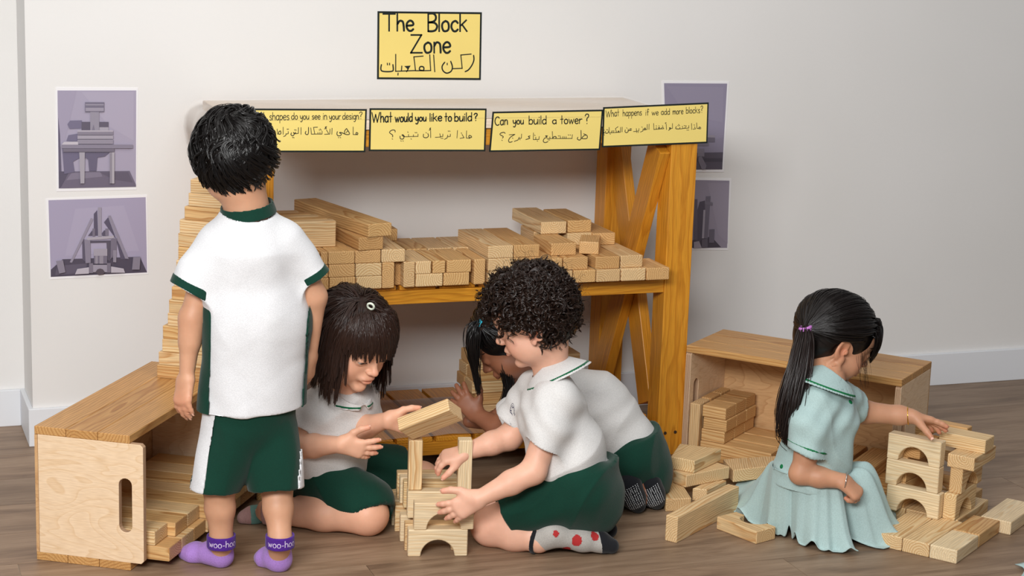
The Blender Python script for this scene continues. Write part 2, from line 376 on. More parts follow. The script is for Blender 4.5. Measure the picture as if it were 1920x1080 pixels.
Xv, Yv, Zv = Vector((1, 0, 0)), Vector((0, 1, 0)), Vector((0, 0, 1))
# --- middle shelf, ends towards the room
G = 'blocks on the middle shelf'
ZS = RZ+.013
SYF = YF-.018
def sblk(x0, x1, py, layer, L, label, vert=False, yf=SYF, mat=None, small=False, zoff=0):
    """block lying front to back; x0,x1 = its end face in the photo, at height py"""
    a, b = Yp(x0, py, yf), Yp(x1, py, yf); w = (b.x-a.x)-.0008
    h = BW if vert else BT
    z = ZS+layer*BT+zoff+h/2
    return blk(((a.x+b.x)/2, yf+L/2, z), Yv, Xv, (L, w, h-.0004), label, G, mat or (M_BLK if brn.random() < .55 else M_BLK2))
P_ = ' on the middle shelf'
sblk(548, 598, 530, 0, .26, 'block in the bottom row'+P_+', behind the standing child\'s sleeve')
sblk(599, 617, 530, 0, .26, 'bottom-row block'+P_+', half hidden by the child\'s green sleeve cuff')
sblk(618, 667, 530, 0, .26, 'bottom-row block'+P_+', first full end right of the green cuff')
sblk(668, 716.3, 528, 0, .26, 'bottom-row block'+P_+', second full end right of the green cuff')
sblk(548, 604, 505, 1, .26, 'second-row block'+P_+', behind the standing child\'s sleeve')
sblk(605, 616, 505, 1, .26, 'second-row block'+P_+', mostly hidden by the green cuff')
sblk(616.6, 666, 503, 1, .26, 'second-row block'+P_+' with a brown knot in its end', mat=M_BLK2)
sblk(667, 716, 502, 1, .26, 'second-row block'+P_+', right of the knotted one')
sblk(540, 600, 478, 2, .26, 'third-row block'+P_+', behind the standing child\'s shoulder')
sblk(601.5, 615.4, 478, 2, .26, 'third-row block'+P_+', reddish sliver beside the white sleeve', mat=M_BLK2)
sblk(616, 665.6, 478, 2, .26, 'third-row block'+P_+', full reddish end nearest the child', mat=M_BLK2)
sblk(666, 714.3, 477, 2, .26, 'third-row block'+P_+', under the two slanting planks')
sblk(716.8, 740, 512, 0, .26, 'upright-edged block'+P_+', end at the foot of the left pile', True)
sblk(740.2, 756.4, 510, 0, .2, 'recessed edge-on block'+P_+', second right of the left pile', True, SYF+.03, M_BLK2)
sblk(756.8, 778.5, 506, 0, .15, 'edge-on block'+P_+', third right of the left pile', True)
sblk(715.5, 760, 473, 2, .24, 'flat block'+P_+' bridging the edge-on ones at the left pile', yf=SYF+.002)
for i, (x0, x1, py, ly, lb) in enumerate([(779.6, 809, 494, 1, 'upper narrow block'), (812, 835.5, 494, 1, 'upper square-ended block'), (838.5, 884, 492, 1, 'upper wide block'), (779.6, 830.5, 519, 0, 'lower reddish block'), (832, 880.5, 517, 0, 'lower pale block')]):
    sblk(x0, x1, py, ly, .15, lb+P_+' in the front of the low middle row')
sblk(889, 910.5, 504, 0, .15, 'pale edge-on block'+P_+' beside the kneeling child\'s head', True)
for i, (x0, x1) in enumerate([(757, 795), (797, 842), (844, 888), (890, 914)]):
    for ly in range(2):
        sblk(x0+5, x1+5, 500, ly, .15, ('upper ' if ly else 'lower ')+ordn(i)+' from the left in the back of the low middle row', yf=SYF+.158)
sblk(690, 745, 470, 2, .1, 'reddish flat block at the very back of the low middle row', yf=SYF+.27, mat=M_BLK2)
for ly in range(3):
    for i, (x0, x1) in enumerate([(915.5, 963), (964, 1012)]):
        sblk(x0, x1, [520, 495, 466][ly], ly, .24, ['lowest', 'middle', 'topmost'][ly]+' block of the '+['left', 'right'][i]+' half of the pile above the kneeling child')
for i, (x0, x1) in enumerate([(1027, 1074), (1075.5, 1117.5), (1119, 1163.4), (1165.5, 1211), (1212.7, 1255.5)]):
    sblk(x0, x1, 510, 0, .125 if i == 4 else .27, ordn(i)+' block from the left in the bottom row of the right-hand pile on the shelf', yf=SYF-.03-.002*i)
for i, (x0, x1) in enumerate([(1014, 1055), (1056.5, 1103), (1117, 1162.5), (1164, 1205.5)]):
    sblk(x0, x1, 486, 1, .27, ordn(i)+' block from the left in the second row of the right-hand pile on the shelf', yf=SYF-.028+.004*(i % 2))
sblk(1034, 1081, 460, 2, .13, 'short reddish block on top of the right-hand pile, left of the skewed one', yf=SYF+.004, mat=M_BLK2)
c = Yp(1110, 465, SYF+.04); blk((c.x, SYF+.055, ZS+2.5*BT), (.42, .9, 0), (.9, -.42, 0), (.1, .05, BT), 'skewed dark-grained block perched on the right-hand pile', G, M_BLK2)
sblk(1000, 1046, 460, 2, .1, 'block at the back left of the right-hand pile, third row', yf=SYF+.17)
for i, (x0, x1, y0, L) in enumerate([(1000, 1048, .13, .22), (1050, 1096, .13, .24), (1098, 1140, .12, .2)]):
    sblk(x0+14, x1+14, 440, 2 if i else 3, L, ordn(i)+' long block from the left at the back of the right-hand pile', yf=SYF+y0)
sblk(1064, 1109, 430, 3, .18, 'topmost long block with a knot at the back of the right-hand pile', yf=SYF+.14, mat=M_BLK2)
# left end: edge-on blocks lying along the shelf, and two slanting planks
for i, (px, dy) in enumerate([(630.5, 0), (619, .034), (608, .068), (592, .102), (576, .136)]):
    xr = Yp(630, 420, SYF+.06).x-.012*i-(.01 if i == 4 else 0)
    Lx = .155 if i < 2 else .26
    blk((xr-Lx/2, SYF+.075+dy, ZS+3*BT+BW/2), Xv, Yv, (Lx, BT-.0006, BW), ordn(i)+' edge-on plank from the front, lying along the left pile'+P_, G, M_BLK if i % 2 == 0 else M_BLK2)
def lay(px, py, ang, L, z, label, mat=None, yoff=0, w=BW):
    c = Yp(px, py, SYF+yoff); d = Vector((math.cos(ang), math.sin(ang), 0)); n = Vector((d.y, -d.x, 0))
    return blk(Vector((c.x, c.y, z+BT/2))+d*L/2, d, n, (L, w, BT), label, G, mat)
lay(696, 450, math.radians(97), .2, ZS+3*BT+.0005, 'lower of the two slanting planks on the left pile'+P_, M_BLK2)
lay(713, 428, math.radians(103), .4, ZS+4*BT+.001, 'long upper slanting plank crossing the left pile'+P_, M_BLK2)
# --- stepped tower of planks on the left crate
G = 'planks of the stepped tower on the left crate'
tb = Zp(294, 708, .3); un = Vector((u1.x, u1.y, 0))
lefts = [294, 297, 303.7, 304.8, 314, 316.3, 321.5, 326, 330, 333.7, 333.7, 336.3, 345.5, 353, 356.7]
for k, px in enumerate(lefts):
    s = 0
    for _ in range(30):
        q = tb+un*s+Zv*(k+.5)*.0318; s += (px-proj(q)[0])*.0013
    c = tb+un*(s+.066)+l1*.032+Zv*((k+.5)*.0318)
    blk(c, un, l1, (.132, .064, .0315), ordn(k)+' plank from the bottom of the stepped tower behind the standing child', G, M_BLK if k % 3 else M_BLK2)
# --- stack on the bottom shelf
G = 'planks on the bottom shelf'
q = Yp(888, 746, YF+.14)
ZD = .0985
for ly in range(5):
    for j in range(2):
        blk((q.x+.145+.006*math.sin(ly*2.1), YF+.17+.066*j, ZD+(ly+.5)*.0315), Xv, Yv, (.29, .063, .031), ['lowest', 'second', 'third', 'fourth', 'topmost'][ly]+[' front', ' rear'][j]+' plank of the stack on the bottom shelf behind the children', G, M_BLK2 if (ly+j) % 2 else M_BLK)
# --- planks in the left crate
G = 'planks in the left crate'
lens = [[.235, .24, .24, .25, .25, .25, .25, .25], [.215, .222, .245, .25, .255, .25, .25, .25]]
for ly in range(2):
    for i in range(8):
        L = lens[ly][i]; fr = [[.045, .045, .045, .05, .05, .05, .05, .05], [.012, .03, .03, .06, .06, .06, .06, .06]][ly][i]
        L = .235+fr-.02
        blk(C1(.03+.0665*(i+.5), -fr+L/2, .0185+(ly+.5)*.032), -u1, l1, (L, .0655, .0316), ordn(i)+' plank from the near end in the '+['lower', 'upper'][ly]+' layer inside the left crate', G, M_BLK if (i+ly) % 2 else M_BLK2)
blk(Zp(487, 900, .03), (.1, 1, 0), Xv, (.13, .03, .062), 'block on the floor behind the standing child\'s right leg', 'loose blocks on the floor', M_BLK2)
# --- bridge tower in the middle of the floor
G = 'blocks of the middle bridge tower'
am = math.radians(-13); e = Vector((math.cos(am), math.sin(am), 0)); f = Vector((-e.y, e.x, 0))
O = Zp(764.5, 1044, 0)
arch(O+e*.066, e, Zv, f, 'bottom front arch of the middle bridge tower', G, M_PALE)
for k, (px, py) in enumerate([(758.6, 1033), (750, 1016), (740, 997), (734, 986), (727, 969)]):
    q = Zp(px, py, 0); arch(q+e*.066, e, Zv, f, ordn(k)+' arch from the front behind the bottom front arch of the middle tower', G, M_PALE if k % 2 else M_BLK)
blk(Zp(727, 955, 0)-e*.02+f*.03+Zv*.031, f, e, (.06, .031, .062), 'greyish block in the shade at the back left of the middle tower', G, M_BLK)
O2 = O+Zv*.0625+e*.012-f*.002
arch(O2+e*.066, e, Zv, f, 'upper front arch held by the kneeling child', G, M_PALE)
for k, (px, py) in enumerate([(763.5, 972), (756, 953), (749.5, 944.5), (744, 936)]):
    q = Zp(px, py, .0625); arch(q+e*.066, e, Zv, f, ordn(k)+' arch from the front behind the upper front arch of the middle tower', G, M_PALE if k % 2 == 0 else M_BLK)
ZT = .1255
for (px, py, lb, mt) in ((778, 919, 'upright block on the left of the middle bridge tower', M_BLK), (871, 919, 'upright block with red streaks on the right of the bridge tower', M_PALE)):
    q = Zp(px, py, ZT); blk(q+f*.015+Zv*.058, Zv, e, (.116, .031, .031), lb, G, mt)
# --- right-hand tower and its platform
G = 'blocks of the right-hand tower'
ar = math.radians(35.5); a1 = Vector((math.cos(ar), math.sin(ar), 0)); b1 = Vector((a1.y, -a1.x, 0))
K = Vector((2.355, 3.418, 0)); R = lambda a, b, z: K+a1*a+b1*b+Zv*z
for i in range(3):
    blk(R(.1, -.033-.066*i, .016), a1, b1, (.2 if i else .132, .0645, BT), ['right', 'middle', 'left'][i]+' front plank of the platform under the right-hand tower', G, M_PALE if i == 0 else M_BLK) if i else blk(R(.066, -.033, .016), a1, b1, (.132, .0645, BT), 'pale front corner plank of the platform under the right-hand tower', G, M_PALE)
blk(R(.203, -.0335, .016), a1, b1, (.132, .0645, BT), 'platform plank behind the pale front corner plank', G, M_BLK2)
blk(R(.36, -.012, .016), a1, b1, (.176, .075, BT), 'wide knotted plank at the far right of the platform', G, M_PALE)
for i in range(3): blk(R(.305, -.112-.066*i, .016), a1, b1, (.2, .0645, BT), ordn(i)+' plank from the right under the arches of the right-hand tower', G, M_BLK)
blk(R(.45, -.19, .016), b1, a1, (.132, .0645, BT), 'dark plank lying at the back of the right-hand platform', G, M_BLK2)
ZA = BT
for k in range(3):
    arch(R(.172+.002*k, -.183-.003*(k % 2)-.004*k, ZA+.0622*k), b1, Zv, a1, ['bottom', 'middle', 'top'][k]+' front arch of the right-hand tower', G, M_PALE)
for k in range(2):
    arch(R(.262+.012*k, -.116+.006*k, ZA+.0622*k), a1, Zv, b1, ['lower', 'upper'][k]+' side arch of the right-hand tower', G, M_BLK)
blk(R(.275, -.085, ZA+.1244+.016), a1, b1, (.14, .066, BT), 'flat block on the side arches of the right-hand tower', G, M_BLK)
for k in range(3):
    arch(R(.335+.002*k, -.19, ZA+.0622*k), b1, Zv, a1, ['bottom', 'middle', 'top'][k]+' rear arch of the right-hand tower', G, M_BLK2 if k != 1 else M_BLK)
blk(R(.269, -.2335, ZA+.031), a1, b1, (.12, .031, .062), 'lower side block on the left of the right-hand tower', G, M_BLK2)
blk(R(.269, -.2335, ZA+.0932), a1, b1, (.12, .031, .062), 'upper side block on the left of the right-hand tower', G, M_BLK2)
TOPB = R(.285, -.105, ZA+.1564+.0165)
blk(TOPB, b1, a1, (.115, .058, .033), 'top block of the right-hand tower under the child\'s hand', G, M_BLK)
blk(R(.272, -.214, ZA+.1244+.016), a1, b1, (.12, .05, BT), 'end block at the top left of the right-hand tower', G, M_BLK2)
# --- loose pieces on the floor between the shelf and the child in the dress
G = 'loose blocks on the floor'
def pz(pts, z, t, label, mat=None, name='wooden_block', X=None):
    top = [Zp(1220+x/4.5, 800+y/4.5, z) for x, y in pts]
    return tag(prism(name, [p-Zv*t for p in top], Zv*t, mat or M_BLK, None, X=(X if X else top[2]-top[1]), bev=.0018), label, 'block', G)
pz([(130, 612), (345, 603), (250, 452), (36, 432)], .032, .0318, 'flat block on the floor beside the dark grip socks')
pz([(352, 520), (475, 532), (640, 452), (520, 440)], .032, .0318, 'small end-grain block wedged under the loose stack')
pz([(300, 412), (668, 336), (560, 300), (190, 368)], .064, .0316, 'lower block of the loose stack right of the shelf post')
pz([(170, 252), (370, 290), (598, 186), (245, 142)], .096, .0316, 'wedge-shaped block on top of the loose stack', name='wedge_block')
pz([(612, 272), (1060, 246), (1080, 322), (700, 366)], .0515, .0325, 'wide pale block lying in front of the right-hand crate', M_BLK)
p0 = Zp(1220+118/4.5, 800+960/4.5, 0); dl = Vector((math.cos(.62), math.sin(.62), 0)); nl = Vector((-dl.y, dl.x, 0))
blk(p0+dl*.15-nl*.0155+Zv*.031, dl, nl, (.30, .031, .062), 'long plank standing on its edge on the floor by the dress', G, M_BLK)
h0, h1 = Vector((1.932, 3.773, 0)), Vector((1.973, 3.655, 0)); hd = (h1-h0).normalized(); hn = Vector((-hd.y, hd.x, 0))
arch((h0+h1)/2+hn*.064, hd, -hn, Zv, 'arch block lying flat on the floor in front of the dress', G, M_BLK, L=.128, H=.064, r=.036)
# --- blocks in the right-hand crate
G = 'blocks in the right-hand crate'
def c2b(a, b, z, L, w, h, along, label, mat=None, rot=0):
    X, Y = (l2, d2) if along else (d2, l2)
    if rot: X = Matrix.Rotation(rot, 3, 'Z') @ X; Y = Matrix.Rotation(rot, 3, 'Z') @ Y
    blk(C2(a, b, z), X, Y, (L, w, h), label, G, mat or M_BLK2)
for i in range(3):
    for ly in range(3):
        c2b(.085+.004*(ly % 2), .04+.066*i, .0505+(ly+.5)*.032, .066 if i else .066, .0645, .0316, True, ['lowest', 'middle', 'top'][ly]+' block, '+ordn(i)+' from the front of the pile in the right-hand crate')
c2b(.152, .035, .0342, .2, .062, .0316, True, 'long front block under the pile in the right-hand crate')
c2b(.147, .105, .0342, .19, .07, .0316, True, 'second long block under the pile in the right-hand crate')
c2b(.147, .178, .0342, .19, .07, .0316, True, 'rear long block under the pile in the right-hand crate')
wbox_l = [(.034, .03), (.034, .1), (.034, .165)]
for i, (a, b) in enumerate(wbox_l):
    blk(C2(a, b, .0185+.066), Zv, d2, (.128 if i == 0 else .13, .064, .028), ordn(i)+' upright block from the front along the left panel of the right-hand crate', G, M_BLK2 if i else M_BLK)
c2b(.30, .08, .0345, .13, .064, .032, False, 'rounded loose block on the floor of the right-hand crate', rot=.3)
c2b(.40, .12, .0345, .2, .066, .032, False, 'long block on the floor of the right-hand crate behind the child in the dress')
c2b(.48, .12, .0345, .2, .066, .032, False, 'long block at the far end of the right-hand crate')
# ---------------------------------------------------------------- paper signs with hand lettering
M_YEL = plain('yellow_sign_paper', (238, 214, 124), .6, .3, vary=.02)
M_INK = plain('black_marker_ink', (26, 34, 32), .5, .3)
M_LAM = plain('white_laminate_margin', (238, 236, 238), .3, .5)
def catmull(p, n=5):
    if len(p) < 3: return p
    q = [p[0]]+list(p)+[p[-1]]; out = []
    for i in range(1, len(q)-2):
        a, b, c, d = [np.array(v, float) for v in q[i-1:i+3]]
        for k in range(n):
            t = k/n; out.append(tuple(.5*((2*b)+(-a+c)*t+(2*a-5*b+4*c-d)*t*t+(-a+3*b-3*c+d)*t**3)))
    out.append(tuple(p[-1])); return out
GL = dict(
 T=(.7, ['0,1 .7,1', '.35,1 .35,0']), W=(1., ['0,1 .25,0', '.25,0 .48,.8', '.48,.8 .7,0', '.7,0 1,1']), Z=(.65, ['.02,1 .62,1', '.62,1 0,0', '0,0 .65,0']),
 B=(.55, ['.03,1 .03,0', '.03,1 .35,1 .5,.85 .48,.65 .3,.53 .03,.5', '.03,.5 .4,.48 .58,.3 .5,.08 .3,0 .03,0']), C=(.6, ['.6,.85 .45,1 .2,.95 .04,.65 .04,.35 .2,.06 .42,0 .58,.1']),
 a=(.46, ['.42,.48 .28,.6 .1,.52 .02,.3 .1,.05 .26,0 .4,.16', '.42,.6 .44,0']), b=(.45, ['.02,1 .02,0', '.02,.4 .2,.58 .4,.46 .43,.2 .28,0 .04,.06']), c=(.42, ['.42,.46 .28,.58 .08,.48 .02,.24 .14,.02 .3,0 .42,.1']),
 d=(.47, ['.42,.46 .26,.58 .06,.46 .02,.2 .16,0 .34,.06 .42,.2', '.44,1 .44,0']), e=(.44, ['.04,.3 .4,.34 .38,.52 .22,.6 .05,.46 .02,.22 .14,.02 .3,0 .42,.1']), f=(.3, ['.3,.9 .2,1 .12,.88 .12,0', '0,.55 .28,.58']),
 g=(.45, ['.4,.46 .24,.58 .05,.44 .03,.18 .18,.02 .36,.12', '.42,.58 .42,-.1 .32,-.36 .12,-.34']), h=(.44, ['.02,1 .02,0', '.02,.38 .16,.58 .34,.54 .4,.3 .42,0']), i=(.08, ['.04,.56 .04,0', '.04,.8 .05,.84']),
 k=(.45, ['.02,1 .02,0', '.4,.62 .04,.3', '.14,.38 .44,0']), l=(.08, ['.04,1 .04,0']), m=(.66, ['.02,.58 .02,0', '.02,.38 .15,.58 .28,.5 .32,.0', '.32,.38 .46,.58 .6,.5 .64,0']), n=(.42, ['.02,.58 .02,0', '.02,.36 .16,.58 .34,.52 .39,.3 .4,0']),
 o=(.46, ['.23,.58 .06,.46 .02,.26 .1,.04 .24,0 .4,.08 .44,.3 .38,.5 .23,.58']), p=(.44, ['.02,.58 .02,-.4', '.02,.4 .18,.58 .38,.5 .42,.26 .3,.04 .04,.06']), r=(.34, ['.02,.58 .02,0', '.02,.34 .14,.54 .34,.56']),
 s=(.36, ['.34,.5 .2,.58 .05,.48 .1,.34 .3,.24 .34,.08 .2,0 .02,.06']), t=(.34, ['.17,1 .17,0', '0,.56 .34,.58']), u=(.44, ['.02,.58 .04,.12 .18,0 .34,.1 .41,.3', '.42,.58 .42,0']), w=(.62, ['0,.58 .15,0', '.15,0 .3,.5', '.3,.5 .44,0', '.44,0 .62,.58']),
 y=(.44, ['.02,.58 .08,.2 .22,.12 .38,.26', '.42,.58 .4,-.1 .26,-.4 .06,-.34']), Q=(.4, ['.02,.82 .14,1 .34,.96 .36,.74 .2,.54 .2,.3', '.2,.03 .21,.07']))
GL['-'] = (.3, ['.02,.3 .28,.3'])
def strokes_word(w, x0, x1, yb0, yb1, h):
    adv = []; x = 0
    for ch in w:
        adv.append(x); x += GL[ch][0]+.12
    tot = x-.12; out = []
    for ch, a in zip(w, adv):
        for s in GL[ch][1]:
            pts = [tuple(map(float, q.split(','))) for q in s.split()]
            pts = catmull(pts)
            out.append([(x0+(a+u)/tot*(x1-x0), yb0+(yb1-yb0)*(a+u)/tot-v*h) for u, v in pts])
    return out
def parse(s):
    out = []
    for st in s.split(';'):
        p = [tuple(map(float, q.split(','))) for q in st.split()]
        if len(p) == 1: p = [(p[0][0]-4, p[0][1]-3), (p[0][0]+5, p[0][1]+3)]
        out.append(catmull(p, 4) if len(p) > 3 else p)
    return out
def ribbons(strk, to3, w, nrm, off):
    V, F = [], []; nrm = Vector(nrm).normalized()
    for s in strk:
        P = [to3(*q)+nrm*off for q in s]; n = len(P)
        ds = [(P[min(i+1, n-1)]-P[max(i-1, 0)]).normalized() for i in range(n)]
        P[0] = P[0]-ds[0]*w*.35; P[-1] = P[-1]+ds[-1]*w*.35
        b = len(V)
        for i in range(n):
            sd = ds[i].cross(nrm).normalized()*w/2*(.78 if i in (0, n-1) else 1); V += [P[i]+sd, P[i]-sd]
        F += [(b+2*i, b+2*i+1, b+2*i+3, b+2*i+2) for i in range(n-1)]
    return V, F
def sign(label, cor, plane_y, org, sc, words, arab, wl_, wa, extra=None):
    C = [Yp(px, py, plane_y) for px, py in cor]               # TL TR BR BL
    c = sum(C, Vector())/4
    t = thing('paper_sign', label, 'sign', c, 'yellow paper signs')
    prism('border', C, (0, .0012, 0), M_INK, t)
    u = (C[1]-C[0]).length; v = (C[3]-C[0]).length; b = .0042 if plane_y < 4.5 else .0052
    bil = lambda s, q: (C[0]*(1-s)+C[1]*s)*(1-q)+(C[3]*(1-s)+C[2]*s)*q
    prism('paper', [bil(b/u, b/v)+Vector((0, -.0005, 0)), bil(1-b/u, b/v)+Vector((0, -.0005, 0)), bil(1-b/u, 1-b/v)+Vector((0, -.0005, 0)), bil(b/u, 1-b/v)+Vector((0, -.0005, 0))], (0, .0009, 0), M_YEL, t)
    to3 = lambda x, y: Yp(org[0]+x/sc, org[1]+y/sc, plane_y)
    V, F = [], []
    for w in words:
        ww = w[6] if len(w) > 6 else wl_
        v_, f_ = ribbons(strokes_word(*w[:6]), to3, ww, (0, -1, 0), .0009); F += [tuple(i+len(V) for i in q) for q in f_]; V += v_
    mesh_obj('lettering', V, F, M_INK, t)
    V, F = ribbons(parse(arab), to3, wa, (0, -1, 0), .0009)
    for tri in (extra or []): F.append(tuple(range(len(V), len(V)+len(tri)))); V += [to3(*q)+Vector((0, -.0009, 0)) for q in tri]
    mesh_obj('lettering', V, F, M_INK, t)
SY = YF-.0016
sign('large yellow sign on the wall above the shelf reading The Block Zone', [(708, 21), (903.5, 23), (901.5, 150), (707, 148.5)], WALL_Y-.0014, (690, 10), 7.2,
     [('The', 205, 615, 343, 343, 228), ('Block', 805, 1335, 349, 349, 238), ('Zone', 578, 1112, 640, 640, 240)],
     '1425,675 1428,740 1400,810 1355,870 1310,895;1390,658 1252,670;1252,670 1270,850;1270,850 1140,855;1115,755 1138,830 1120,890 1060,915 1010,880 1000,820 1035,768;1068,782 1068,802;885,670 900,895;832,668 845,880;845,880 750,882;750,882 750,835 705,828 695,870 750,882;750,882 640,882;742,685 618,695;618,695 640,880;640,880 370,890;540,860 520,895;455,820 450,885;405,915 403,940;373,662 372,888;335,800 340,870 320,890 250,895 185,885 172,850 180,800;260,782 262,803;290,782 290,803',
     .0058, .0036, [[(488, 820), (576, 813), (540, 868)]])
sign('yellow sign reading shapes do you see in your design, partly behind the standing child', [(470, 203.5), (688, 204.5), (685, 285.5), (466, 285.5)], SY, (480, 195), 8.727,
     [('What', -80, 140, 258, 258, 125), ('shapes', 220, 540, 262, 258, 125), ('do', 578, 680, 252, 250, 108), ('you', 720, 865, 250, 250, 105), ('see', 915, 1050, 248, 247, 100), ('in', 1095, 1160, 250, 250, 112), ('your', 1195, 1385, 250, 248, 100), ('design', 1415, 1680, 250, 248, 108), ('Q', 1690, 1738, 245, 245, 115)],
     '1665,475 1640,465 1635,490 1660,500 1665,475;1640,500 1588,498;1588,498 1588,375;1480,400 1530,490 1455,492 1450,440 1480,400;1500,440 1470,470;1455,492 1390,465 1365,470 1395,490 1380,515 1340,518 1322,490 1330,450;1350,548;1380,548;1243,395 1238,495;1210,410 1205,490;1205,490 1120,495;1150,420 1185,480;1155,370 1130,380 1150,395 1120,405;1080,445 1078,490;1078,490 955,490;1045,460 1045,490;1012,465 1012,490;1050,410;1035,425;1062,425;1005,378 940,382;940,382 960,490;960,490 905,492;905,492 895,390;858,380 855,480 830,500 805,480 815,445;735,385 735,495;693,385 690,480;690,480 645,486;645,460 645,486 610,465 625,490 600,520 570,500 580,470;652,425;632,425;598,548;617,548;525,450 525,485;525,485 490,490;527,410;510,412;490,485 485,515 450,532;443,380 443,495;400,440 405,485 370,490 375,450 400,440;370,490 350,490;350,490 345,410;310,465 285,460 290,480 312,480;285,485 255,490;285,425',
     .0017, .0019)
sign('yellow sign reading What would you like to build, second in the row', [(693, 203), (912.5, 203.5), (910, 283.8), (691.5, 283.5)], SY, (685, 195), 8.17,
     [('What', 100, 405, 280, 275, 148), ('would', 455, 720, 276, 266, 128), ('you', 765, 930, 262, 260, 105), ('like', 985, 1170, 264, 256, 118), ('to', 1215, 1320, 264, 262, 125), ('build', 1365, 1630, 264, 258, 126), ('Q', 1662, 1715, 256, 256, 112)],
     '1620,490 1590,480 1585,510 1625,510 1620,490;1600,525 1545,520;1545,520 1550,410;1480,465 1510,515;1510,515 1450,525;1470,445;1410,405 1402,520;1300,460 1300,495;1300,495 1265,500;1270,415;1292,415;1262,475 1250,520 1210,540;1185,460 1185,495;1185,495 1150,500;1160,525;1182,525;1140,455 1150,505;1150,505 1070,510;998,405 1000,515;1000,365 985,375 1000,388 975,400;955,450 965,490 935,515 890,505 890,460;930,440;805,460 805,495;805,495 600,500;763,438;784,438;735,470 735,498;700,535;660,465 660,498;650,430;600,500 575,470 560,478 590,502 575,535 535,530 530,490;545,565;575,565;455,430 450,402 405,400 368,435 415,475 415,505;412,535',
     .0031, .0019)
sign('yellow sign reading Can you build a tower, third and tilted', [(923.5, 209.5), (1131, 205.5), (1125, 281.5), (917, 285)], SY, (910, 195), 8.533,
     [('Can', 150, 355, 342, 328, 132), ('you', 440, 610, 322, 320, 110), ('build', 695, 975, 323, 320, 132), ('a', 1070, 1135, 316, 316, 105), ('tower', 1200, 1545, 316, 312, 128), ('Q', 1592, 1655, 320, 318, 158)],
     '1570,475 1625,505 1620,550 1545,550 1570,510 1600,500;1545,550 1530,545;1528,420 1530,545 1505,575 1470,560 1478,530;1390,490 1385,550;1385,550 985,552;1328,495;1357,495;1290,520 1290,550;1260,520 1262,550;1235,520 1235,550;1168,510;1192,510;1200,525 1200,550;1070,440 1075,550;1075,545 1100,520 1130,525 1125,550;1030,525 1030,550;1003,572;1024,572;995,510 960,510 985,530 945,548 925,585 935,610 965,615 1000,600;860,520 855,565;855,565 770,568;830,590;805,530 805,565;790,500;768,462 765,568;715,510 685,520 710,545 645,568;578,480 575,545;575,545 540,550;550,568;540,530 520,575 460,598;380,492 470,485;470,485 400,530 370,580 385,612 430,600;435,545;315,470 295,452 245,465 235,490 285,520 270,545;265,580',
     .0026, .0019)
sign('yellow sign reading What happens if we add more blocks, at the right post', [(1131, 201), (1329, 192), (1326.5, 268.5), (1128.5, 276.5)], SY-.0018, (1120, 185), 8.93,
     [('What', 140, 360, 312, 288, 112), ('happens', 425, 740, 293, 276, 108), ('if', 805, 860, 280, 278, 105), ('we', 910, 1020, 276, 273, 95), ('add', 1065, 1210, 268, 264, 98), ('more', 1260, 1435, 262, 254, 100), ('blocks', 1485, 1715, 246, 238, 105), ('Q', 1728, 1765, 236, 236, 115)],
     '1730,485 1705,475 1700,500 1730,500;1700,500 1665,495;1665,495 1660,405;1625,470 1640,505;1640,505 1600,510;1620,440;1575,415 1578,515;1530,450 1528,490;1528,490 1425,497;1500,525;1522,525;1450,450 1490,455 1460,490;1420,460 1430,500 1385,505;1380,480 1370,505 1310,500 1320,465;1348,452;1372,450;1360,432;1255,415 1255,495;1255,495 1220,500;1225,490 1205,485 1210,505 1225,500 1190,530;1150,425 1155,515;1150,398 1130,408 1148,418;1110,500 950,515;1110,500 1095,475 1065,495;1090,455;1045,500 1035,480 1020,490 1030,505;1030,455;985,480 985,510;985,455;940,415 945,518;865,425 862,515;835,430 830,515;830,515 770,520;805,520 800,490 785,500 790,525;765,500 760,540 720,558;745,475;695,500 690,540;690,540 660,545;655,562;682,562;650,500 655,545;655,545 602,550;570,505 545,505 545,530 570,525;545,530 510,535;515,510 515,545 490,568 462,555 465,520;490,490;415,475 412,555;388,478 385,560;385,560 310,565;360,560 358,540 345,545 345,565;345,468 300,500 320,565;320,565 200,572;280,540 250,535 268,565;235,540 232,570;212,590;195,480 198,570;180,540 178,570 140,578 135,545;153,520;172,520;115,525 100,530 100,550 115,565 110,580;112,605',
     .0016, .0018)
# ---------------------------------------------------------------- laminated black-and-white photographs on the wall
_pm = {}
def ptone(g):
    k = tuple(g)
    if k not in _pm:
        mt = plain('photo_print_tone', (k[0]+6, k[1]+6, k[2]-4), .35, .5); _pm[k] = mt
    return _pm[k]
def photo(label, cor, prn, org, sc, polys):
    y = WALL_Y-.0012
    C = [Yp(px, py, y) for px, py in cor]; t = thing('laminated_photo', label, 'photo', sum(C, Vector())/4, 'laminated photos on the wall')
    prism('laminate', C, (0, .0011, 0), M_LAM, t)
    g = lambda x, y_, k: Yp(org[0]+x/sc, org[1]+y_/sc, y)+Vector((0, -.0003-.00025*k, 0))
    V, F, mats, mi = [], [], [], []
    for k, (tone, pts) in enumerate([prn]+polys):
        mt = ptone(tone)
        if mt not in mats: mats.append(mt)
        F.append(tuple(range(len(V), len(V)+len(pts)))); V += [g(*q, k) for q in pts]; mi.append(mats.index(mt))
    o = mesh_obj('print', V, F, mats, t)
    o.data.polygons.foreach_set('material_index', mi)
rect = lambda a, b, c, d: [(a, b), (c, b), (c, d), (a, d)]
